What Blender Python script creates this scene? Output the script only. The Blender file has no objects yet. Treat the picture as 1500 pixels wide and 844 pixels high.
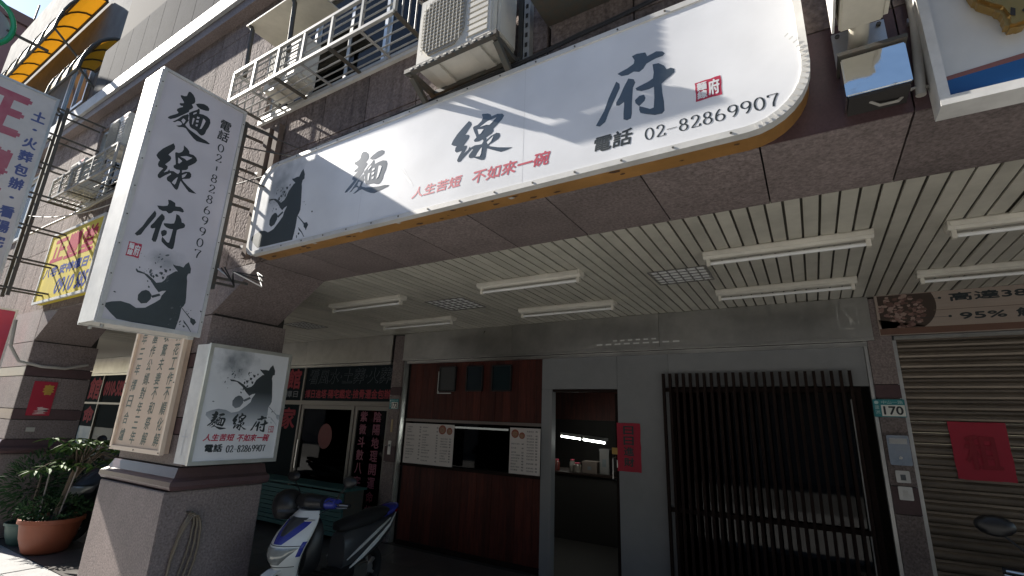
import bpy, bmesh, math, random
from mathutils import Vector, Matrix
random.seed(7)
sc = bpy.context.scene
COL = sc.collection
R = math.radians
# ---------------------------------------------------------------- camera
cam = bpy.data.cameras.new('camera'); cam_o = bpy.data.objects.new('camera', cam); COL.objects.link(cam_o)
cam.sensor_width = 36; cam.lens = 36*703.75/1500; cam.clip_start = 0.05; cam.clip_end = 1500
cx = Vector((0.85544, 0.51666, 0.03581)); cd = Vector((-0.10842, 0.24627, -0.96312)); cf = Vector((-0.50642, 0.82001, 0.26668))
cx.normalize(); cf = (cf-cf.dot(cx)*cx).normalized(); cu = cx.cross(cf).normalized()
cam_o.matrix_world = Matrix(((cx.x, cu.x, -cf.x, 0), (cx.y, cu.y, -cf.y, 0), (cx.z, cu.z, -cf.z, 1.68), (0, 0, 0, 1)))
sc.camera = cam_o
# ---------------------------------------------------------------- sky, sun, exposure
SUN = Vector((-0.828, -0.135, 0.544)).normalized()
w = bpy.data.worlds.new('World'); sc.world = w; w.use_nodes = True
nt = w.node_tree; bg = nt.nodes['Background']; sky = nt.nodes.new('ShaderNodeTexSky')
sky.sky_type = 'NISHITA'; sky.sun_disc = False
sky.sun_elevation = math.asin(SUN.z); sky.sun_rotation = math.atan2(SUN.x, SUN.y)
sky.air_density = 1.0; sky.dust_density = 0.3; sky.ozone_density = 2.0
nt.links.new(sky.outputs[0], bg.inputs[0]); bg.inputs[1].default_value = 0.07
sl = bpy.data.lights.new('sun', 'SUN'); sl.energy = 5.0; sl.angle = R(0.5); sl.color = (1.0, 0.94, 0.85)
so = bpy.data.objects.new('sun', sl); COL.objects.link(so); so.rotation_euler = SUN.to_track_quat('Z', 'Y').to_euler()
sc.view_settings.view_transform = 'Standard'; sc.view_settings.look = 'None'
sc.view_settings.exposure = 1.55; sc.view_settings.gamma = 1.0; sc.view_settings.use_curve_mapping = False
# ---------------------------------------------------------------- materials
MATS = {}
def mat(name, col, rough=0.6, metal=0.0, noise=0.0, nscale=8.0, bump=0.0, bscale=60.0, col2=None, spec=0.5, stretch=None, emit=0.0, alpha=None, detail=4.0, dirt=0.0, vary=0.06, streak=0.0):
    if name in MATS: return MATS[name]
    m = bpy.data.materials.new(name); m.use_nodes = True; t = m.node_tree; b = t.nodes['Principled BSDF']
    b.inputs['Base Color'].default_value = (*col, 1); b.inputs['Roughness'].default_value = rough
    b.inputs['Metallic'].default_value = metal; b.inputs['Specular IOR Level'].default_value = spec
    if emit: b.inputs['Emission Color'].default_value = (*col, 1); b.inputs['Emission Strength'].default_value = emit
    if alpha is not None: b.inputs['Alpha'].default_value = alpha
    src = None
    if noise or bump or dirt:
        tc = t.nodes.new('ShaderNodeTexCoord'); oi = t.nodes.new('ShaderNodeObjectInfo')
        add = t.nodes.new('ShaderNodeVectorMath'); add.operation = 'MULTIPLY_ADD'
        t.links.new(oi.outputs['Random'], add.inputs[0]); add.inputs[1].default_value = (37, 19, 53); t.links.new(tc.outputs['Object'], add.inputs[2])
        vec = add.outputs[0]
        if stretch:
            mp = t.nodes.new('ShaderNodeMapping'); mp.inputs['Scale'].default_value = stretch
            t.links.new(vec, mp.inputs['Vector']); vec = mp.outputs[0]
    if noise or dirt:
        c2 = col2 or tuple(c*0.55 for c in col)
        n = t.nodes.new('ShaderNodeTexNoise'); n.inputs['Scale'].default_value = nscale; n.inputs['Detail'].default_value = detail; n.inputs['Roughness'].default_value = 0.65
        t.links.new(vec, n.inputs['Vector'])
        cr = t.nodes.new('ShaderNodeValToRGB'); cr.color_ramp.elements[0].position = 0.5-0.25; cr.color_ramp.elements[1].position = 0.5+0.2
        cr.color_ramp.elements[0].color = (*[a*(1-noise)+b_*noise for a, b_ in zip(col, c2)], 1); cr.color_ramp.elements[1].color = (*col, 1)
        t.links.new(n.outputs['Fac'], cr.inputs['Fac']); src = cr.outputs[0]
        if dirt:
            n2 = t.nodes.new('ShaderNodeTexNoise'); n2.inputs['Scale'].default_value = 2.3; n2.inputs['Detail'].default_value = 6; n2.inputs['Roughness'].default_value = 0.7
            t.links.new(vec, n2.inputs['Vector'])
            mr = t.nodes.new('ShaderNodeMapRange'); mr.inputs[1].default_value = 0.35; mr.inputs[2].default_value = 0.75; mr.inputs[3].default_value = 1.0; mr.inputs[4].default_value = 1-dirt
            t.links.new(n2.outputs['Fac'], mr.inputs[0])
            rv_ = t.nodes.new('ShaderNodeMapRange'); rv_.inputs[3].default_value = 1-vary; rv_.inputs[4].default_value = 1+vary; t.links.new(oi.outputs['Random'], rv_.inputs[0])
            ml = t.nodes.new('ShaderNodeMath'); ml.operation = 'MULTIPLY'; t.links.new(mr.outputs[0], ml.inputs[0]); t.links.new(rv_.outputs[0], ml.inputs[1]); fac = ml.outputs[0]
            if streak:
                n4 = t.nodes.new('ShaderNodeTexNoise'); n4.inputs['Scale'].default_value = 1.0; n4.inputs['Detail'].default_value = 5; mp4 = t.nodes.new('ShaderNodeMapping'); mp4.inputs['Scale'].default_value = (14, 14, 0.7); t.links.new(tc.outputs['Object'], mp4.inputs['Vector']); t.links.new(mp4.outputs[0], n4.inputs['Vector'])
                m4 = t.nodes.new('ShaderNodeMapRange'); m4.inputs[1].default_value = .5; m4.inputs[2].default_value = .75; m4.inputs[3].default_value = 1; m4.inputs[4].default_value = 1-streak; t.links.new(n4.outputs['Fac'], m4.inputs[0])
                m5 = t.nodes.new('ShaderNodeMath'); m5.operation = 'MULTIPLY'; t.links.new(fac, m5.inputs[0]); t.links.new(m4.outputs[0], m5.inputs[1]); fac = m5.outputs[0]
            mx = t.nodes.new('ShaderNodeVectorMath'); mx.operation = 'SCALE'; t.links.new(src, mx.inputs[0]); t.links.new(fac, mx.inputs['Scale']); src = mx.outputs[0]
        t.links.new(src, b.inputs['Base Color'])
        # roughness breakup
        mr2 = t.nodes.new('ShaderNodeMapRange'); mr2.inputs[3].default_value = max(0.02, rough-0.08); mr2.inputs[4].default_value = min(1, rough+0.12)
        t.links.new(n.outputs['Fac'], mr2.inputs[0]); t.links.new(mr2.outputs[0], b.inputs['Roughness'])
    if bump:
        n3 = t.nodes.new('ShaderNodeTexNoise'); n3.inputs['Scale'].default_value = bscale; n3.inputs['Detail'].default_value = 3
        t.links.new(vec, n3.inputs['Vector'])
        bp = t.nodes.new('ShaderNodeBump'); bp.inputs['Strength'].default_value = bump; bp.inputs['Distance'].default_value = 0.012
        t.links.new(n3.outputs['Fac'], bp.inputs['Height']); t.links.new(bp.outputs[0], b.inputs['Normal'])
    MATS[name] = m; return m
def glass(name, tint, rough=0.03, mixf=0.5):
    """dark window glass: see-through tint with a mirror coat"""
    if name in MATS: return MATS[name]
    m = bpy.data.materials.new(name); m.use_nodes = True; t = m.node_tree; t.nodes.clear()
    o = t.nodes.new('ShaderNodeOutputMaterial'); tr = t.nodes.new('ShaderNodeBsdfTransparent'); tr.inputs[0].default_value = (*tint, 1)
    gl = t.nodes.new('ShaderNodeBsdfGlossy'); gl.inputs['Roughness'].default_value = rough; gl.inputs[0].default_value = (.27, .27, .27, 1)
    fr = t.nodes.new('ShaderNodeFresnel'); fr.inputs[0].default_value = 1.5; mx = t.nodes.new('ShaderNodeMixShader')
    mr = t.nodes.new('ShaderNodeMapRange'); mr.inputs[3].default_value = mixf*0.08; mr.inputs[4].default_value = 1.0
    t.links.new(fr.outputs[0], mr.inputs[0]); t.links.new(mr.outputs[0], mx.inputs[0]); t.links.new(tr.outputs[0], mx.inputs[1]); t.links.new(gl.outputs[0], mx.inputs[2]); t.links.new(mx.outputs[0], o.inputs[0])
    MATS[name] = m; return m
GRAN = mat('granite', (0.33, 0.275, 0.255), 0.9, spec=0.12, noise=0.95, nscale=42, bump=1.0, bscale=38, dirt=0.30, detail=3, col2=(0.12, 0.095, 0.09), vary=.13, streak=.35)
GRAN2 = mat('granite_soffit', (0.30, 0.245, 0.232), 0.6, spec=0.3, noise=0.95, nscale=60, bump=0.2, bscale=90, dirt=0.3, detail=3, col2=(0.10, 0.08, 0.075), vary=.12)
GRANP = mat('granite_polished', (0.115, 0.072, 0.075), 0.3, spec=0.22, noise=0.5, nscale=90, dirt=0.35, detail=3)
JOINT = mat('joint_black', (0.03, 0.027, 0.025), 0.9)
MORTAR = mat('backing', (0.05, 0.045, 0.042), 0.95)
SIGNW = mat('sign_acrylic', (0.76, 0.76, 0.77), 0.28, noise=0.08, nscale=3, dirt=0.10)
SIGNW2 = mat('sign_acrylic_aged', (0.70, 0.685, 0.70), 0.4, noise=0.10, nscale=4, dirt=0.16)
INK = mat('ink', (0.018, 0.026, 0.03), 0.45, noise=0.4, nscale=14)
INKW = mat('ink_wash', (0.34, 0.36, 0.385), 0.5, noise=0.35, nscale=9)
INKM = mat('ink_mid', (0.10, 0.115, 0.125), 0.5, noise=0.5, nscale=18)
REDP = mat('red_print', (0.46, 0.03, 0.07), 0.45, noise=0.25, nscale=20)
BLUEP = mat('blue_print', (0.025, 0.05, 0.26), 0.7, spec=0.1); RED2 = mat('red_print_matt', (0.42, 0.02, 0.06), 0.7, spec=0.1); RED3 = mat('red_print_faded', (0.40, 0.11, 0.16), 0.7, spec=0.1, noise=.4, nscale=6, col2=(.5, .3, .33)); BLUE3 = mat('blue_print_faded', (0.10, 0.13, 0.30), 0.7, spec=0.1)
GREYP = mat('grey_print', (0.45, 0.46, 0.46), 0.5)
ORANGE = mat('orange_paint', (0.42, 0.215, 0.065), 0.5, noise=0.4, nscale=7, dirt=0.4)
ALU = mat('aluminium', (0.62, 0.62, 0.60), 0.38, metal=0.85, noise=0.3, nscale=12, dirt=0.25)
ALUW = mat('aluminium_white', (0.66, 0.65, 0.62), 0.45, noise=0.25, nscale=10, dirt=0.35)
STEEL = mat('stainless', (0.56, 0.55, 0.52), 0.30, metal=1.0, noise=0.25, nscale=6, dirt=0.3)
STEELM = mat('stainless_mirror', (0.72, 0.72, 0.70), 0.08, metal=1.0, bump=0.5, bscale=5)
IRON = mat('painted_iron', (0.055, 0.065, 0.06), 0.6, noise=0.5, nscale=25, col2=(0.12, 0.06, 0.03))
CAGE = mat('cage_metal', (0.42, 0.42, 0.405), 0.5, metal=0.15, spec=0.3, noise=0.4, nscale=14, dirt=0.4)
SLAT = mat('ceiling_slat', (0.60, 0.57, 0.48), 0.42, noise=0.25, nscale=2.2, dirt=0.3, vary=.07)
LAMPW = mat('lamp_white', (0.80, 0.76, 0.66), 0.4, noise=0.3, nscale=5, dirt=0.25)
TUBEW = mat('tube_off', (0.80, 0.80, 0.78), 0.2)
WOOD = mat('red_wood', (0.12, 0.028, 0.018), 0.5, spec=.25, dirt=.3, vary=.3, noise=0.9, nscale=5, col2=(0.03, 0.009, 0.008), stretch=(7, 7, 0.7), bump=0.15, bscale=25, detail=8)
LATT = mat('lattice_wood', (0.020, 0.012, 0.010), 0.7, spec=.12, noise=0.4, nscale=20, stretch=(8, 8, 0.6))
GREYB = mat('grey_board', (0.25, 0.255, 0.258), 0.7, noise=0.15, nscale=5, bump=0.08, bscale=90, dirt=0.15)
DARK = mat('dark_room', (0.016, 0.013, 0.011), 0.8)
BLACK = mat('black_plastic', (0.012, 0.012, 0.013), 0.4)
RUBBER = mat('rubber', (0.010, 0.010, 0.010), 0.8)
SHUT = mat('shutter_slat', (0.20, 0.165, 0.13), 0.33, metal=0.55, noise=0.3, nscale=6, dirt=0.3)
REDPAPER = mat('red_paper', (0.36, 0.012, 0.035), 0.65, noise=0.25, nscale=12, bump=0.1, bscale=12)
GOLD = mat('gold_print', (0.55, 0.35, 0.08), 0.35, metal=0.7)
BRASS = mat('aged_gold', (0.42, 0.27, 0.09), 0.38, metal=0.8, noise=0.6, nscale=8, bump=0.1)
CREAM = mat('cream_plastic', (0.62, 0.585, 0.49), 0.45, noise=0.2, nscale=6, dirt=0.3)
ACW = mat('aircon_paint', (0.66, 0.63, 0.56), 0.45, noise=0.15, nscale=5, dirt=0.28)
GRILLE = mat('aircon_grille', (0.30, 0.285, 0.25), 0.6, noise=0.3, nscale=12)
TANB = mat('tan_board', (0.66, 0.49, 0.36), 0.5, noise=0.12, nscale=5, dirt=0.12)
TANF = mat('tan_frame', (0.70, 0.56, 0.43), 0.45)
YEL = mat('yellow_sign', (0.66, 0.53, 0.07), 0.6, spec=0.15, noise=0.15, nscale=4, dirt=0.2)
AWN = mat('yellow_awning', (0.75, 0.50, 0.11), 0.6, noise=0.2, nscale=3, dirt=0.2, spec=0.2)
_t = AWN.node_tree; _b = _t.nodes['Principled BSDF']; _tl = _t.nodes.new('ShaderNodeBsdfTranslucent'); _tl.inputs[0].default_value = (0.75, 0.50, 0.10, 1); _mx = _t.nodes.new('ShaderNodeMixShader'); _mx.inputs[0].default_value = 0.6
_t.links.new(_b.outputs[0], _mx.inputs[1]); _t.links.new(_tl.outputs[0], _mx.inputs[2]); _t.links.new(_mx.outputs[0], _t.nodes['Material Output'].inputs[0])
TERRA = mat('terracotta', (0.30, 0.085, 0.04), 0.55, noise=0.3, nscale=9, dirt=0.25)
GREENP = mat('green_pot', (0.07, 0.13, 0.11), 0.45, noise=0.2, nscale=9)
SOIL = mat('soil', (0.035, 0.024, 0.016), 0.95, noise=0.5, nscale=40, bump=0.5)
LEAF = mat('leaf', (0.085, 0.15, 0.035), 0.6, spec=0.12, noise=0.6, nscale=9, col2=(0.025, 0.06, 0.02))
LEAF2 = mat('leaf_dark', (0.035, 0.075, 0.03), 0.65, spec=0.1, noise=0.5, nscale=9, col2=(0.02, 0.04, 0.018))
BARK = mat('bark', (0.15, 0.12, 0.09), 0.9, spec=0.1, noise=0.5, nscale=20, bump=0.4, bscale=40)
CABLE = mat('cable', (0.015, 0.015, 0.016), 0.55)
PVC = mat('pvc_pipe', (0.42, 0.40, 0.36), 0.5, noise=0.3, nscale=8, dirt=0.3)
HOSE = mat('hose', (0.17, 0.135, 0.095), 0.45)
FLOOR = mat('arcade_tile', (0.10, 0.092, 0.085), 0.4, noise=0.5, nscale=4, dirt=0.3)
CONC = mat('concrete', (0.33, 0.33, 0.325), 0.85, noise=0.35, nscale=7, bump=0.3, bscale=50, dirt=0.35)
ASPH = mat('asphalt', (0.12, 0.118, 0.115), 0.85, noise=0.4, nscale=120, bump=0.4, bscale=160)
TEAL = mat('teal_glass_film', (0.05, 0.20, 0.22), 0.15, noise=0.2, nscale=2)
TEALP = mat('teal_paint', (0.035, 0.12, 0.115), 0.5, noise=0.2)
PLATEG = mat('plate_teal', (0.02, 0.21, 0.23), 0.4)
PAPER = mat('menu_paper', (0.66, 0.61, 0.57), 0.4, noise=0.08, nscale=8)
WINGL = glass('window_glass', (0.35, 0.42, 0.42))
DKGL = glass('dark_glass', (0.10, 0.10, 0.10), mixf=0.6)
TUBEON = mat('tube_lit', (0.95, 1.0, 0.93), 0.3, emit=6.0)
# ---------------------------------------------------------------- mesh helpers
STUFF = {'menu_print', 'ink_spatter', 'underplanting', 'foliage', 'crown', 'branches', 'sticker_residue', 'rust_chip', 'paint_flake', 'meat_chunk_print', 'guard_wires', 'film_pleats', 'blossom_print'}
class MB:
    def __init__(s): s.v = []; s.f = []; s.smooth = False
    def box(s, x0, x1, y0, y1, z0, z1):
        b = len(s.v)
        s.v += [(x0, y0, z0), (x1, y0, z0), (x1, y1, z0), (x0, y1, z0), (x0, y0, z1), (x1, y0, z1), (x1, y1, z1), (x0, y1, z1)]
        s.f += [tuple(b+i for i in q) for q in ((3, 2, 1, 0), (4, 5, 6, 7), (0, 1, 5, 4), (1, 2, 6, 5), (2, 3, 7, 6), (3, 0, 4, 7))]; return s
    def bar(s, a, b_, w_, h_=None, up=(0, 0, 1)):
        a = Vector(a); b_ = Vector(b_); h_ = h_ or w_; d = (b_-a).normalized(); u = Vector(up)
        if abs(d.dot(u)) > 0.98: u = Vector((0, 1, 0))
        r = d.cross(u).normalized(); u = r.cross(d).normalized(); k = len(s.v)
        for p in (a, b_):
            for sx, sz in ((-1, -1), (1, -1), (1, 1), (-1, 1)): s.v.append(tuple(p+r*sx*w_/2+u*sz*h_/2))
        s.f += [tuple(k+i for i in q) for q in ((3, 2, 1, 0), (4, 5, 6, 7), (0, 1, 5, 4), (1, 2, 6, 5), (2, 3, 7, 6), (3, 0, 4, 7))]; return s
    def tube(s, pts, r, n=8, cap=True):
        pts = [Vector(p) for p in pts]; k = len(s.v); rr = r if isinstance(r, (list, tuple)) else [r]*len(pts); pu = None
        for i, p in enumerate(pts):
            d = (pts[min(i+1, len(pts)-1)]-pts[max(i-1, 0)])
            d = d.normalized() if d.length > 1e-9 else Vector((0, 0, 1))
            if pu is None: pu = Vector((0, 0, 1)) if abs(d.z) < 0.9 else Vector((1, 0, 0))
            a = d.cross(pu).normalized(); pu = a.cross(d).normalized()
            for j in range(n):
                t = 2*math.pi*j/n; s.v.append(tuple(p+(a*math.cos(t)+pu*math.sin(t))*rr[i]))
        for i in range(len(pts)-1):
            for j in range(n): s.f.append((k+i*n+j, k+i*n+(j+1) % n, k+(i+1)*n+(j+1) % n, k+(i+1)*n+j))
        if cap: s.f.append(tuple(k+j for j in range(n))[::-1]); s.f.append(tuple(k+(len(pts)-1)*n+j for j in range(n)))
        return s
    def prism(s, poly, fn, d0, d1):
        """poly 2D, fn(u,v,d)->xyz"""
        k = len(s.v); n = len(poly)
        for d in (d0, d1): s.v += [tuple(fn(u, v, d)) for u, v in poly]
        s.f.append(tuple(k+i for i in range(n))); s.f.append(tuple(k+n+i for i in range(n))[::-1])
        for i in range(n): s.f.append((k+i, k+n+i, k+n+(i+1) % n, k+(i+1) % n))
        return s
    def face(s, pts): k = len(s.v); s.v += [tuple(p) for p in pts]; s.f.append(tuple(range(k, k+len(pts)))); return s
    def lathe(s, prof, n=24, c=(0, 0, 0)):
        k = len(s.v)
        for r, z in prof:
            for j in range(n): t = 2*math.pi*j/n; s.v.append((c[0]+r*math.cos(t), c[1]+r*math.sin(t), c[2]+z))
        for i in range(len(prof)-1):
            for j in range(n): s.f.append((k+i*n+j, k+i*n+(j+1) % n, k+(i+1)*n+(j+1) % n, k+(i+1)*n+j))
        return s
    def loft(s, rings, cap=True):
        k = len(s.v); n = len(rings[0])
        for r in rings: s.v += [tuple(p) for p in r]
        for i in range(len(rings)-1):
            for j in range(n): s.f.append((k+i*n+j, k+i*n+(j+1) % n, k+(i+1)*n+(j+1) % n, k+(i+1)*n+j))
        if cap: s.f.append(tuple(k+j for j in range(n))[::-1]); s.f.append(tuple(k+(len(rings)-1)*n+j for j in range(n)))
        return s
    def mesh(s, name, m, bevel=0.0, smooth=False, fix=True):
        me = bpy.data.meshes.new(name); me.from_pydata(s.v, [], s.f); me.update()
        if fix or bevel:
            bm = bmesh.new(); bm.from_mesh(me)
            if bevel: bmesh.ops.bevel(bm, geom=bm.edges[:], offset=bevel, segments=2, affect='EDGES', clamp_overlap=True)
            if fix: bmesh.ops.recalc_face_normals(bm, faces=bm.faces[:])
            bm.to_mesh(me); bm.free()
        me.materials.append(m)
        if smooth:
            for p in me.polygons: p.use_smooth = True
            try: me.set_sharp_from_angle(angle=R(40))
            except Exception: pass
        return me
    def build(s, name, m, parent=None, bevel=0.0, smooth=False, fix=True):
        o = link(name, s.mesh(name, m, bevel, smooth, fix), parent)
        if name in STUFF: o['kind'] = 'stuff'
        return o
def link(name, me, parent=None, loc=None):
    o = bpy.data.objects.new(name, me); COL.objects.link(o)
    if parent is not None:
        o.parent = parent; o.matrix_parent_inverse = Matrix.Identity(4)
        base = parent_origin(parent)
        if loc is None: o.location = -base
        else: o.location = Vector(loc)-base
    elif loc is not None: o.location = loc
    return o
def parent_origin(p):
    v = Vector((0, 0, 0))
    while p is not None: v = v+Vector(p.location); p = p.parent
    return v
def tag(o, label=None, cat=None, group=None, kind=None):
    if label: o['label'] = label
    if cat: o['category'] = cat
    if group: o['group'] = group
    if kind: o['kind'] = kind
    return o
def thing(name, loc, label, cat, group=None):
    o = bpy.data.objects.new(name, None); COL.objects.link(o); o.location = loc; o.empty_display_size = 0.1
    return tag(o, label, cat, group)
CACHE = {}
def piece(name, parent, x0, x1, y0, y1, z0, z1, m, bevel=0.0):
    """a box piece; equal sizes share one mesh"""
    d = (round(x1-x0, 3), round(y1-y0, 3), round(z1-z0, 3), m.name, bevel)
    if d not in CACHE:
        CACHE[d] = MB().box(-d[0]/2, d[0]/2, -d[1]/2, d[1]/2, -d[2]/2, d[2]/2).mesh(name, m, bevel)
    return link(name, CACHE[d], parent, ((x0+x1)/2, (y0+y1)/2, (z0+z1)/2))
def copy_tree(o, parent=None):
    c = o.copy(); COL.objects.link(c)
    if parent is not None: c.parent = parent
    for ch in [x for x in COL.objects if x.parent == o]: copy_tree(ch, c)
    return c
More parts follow.
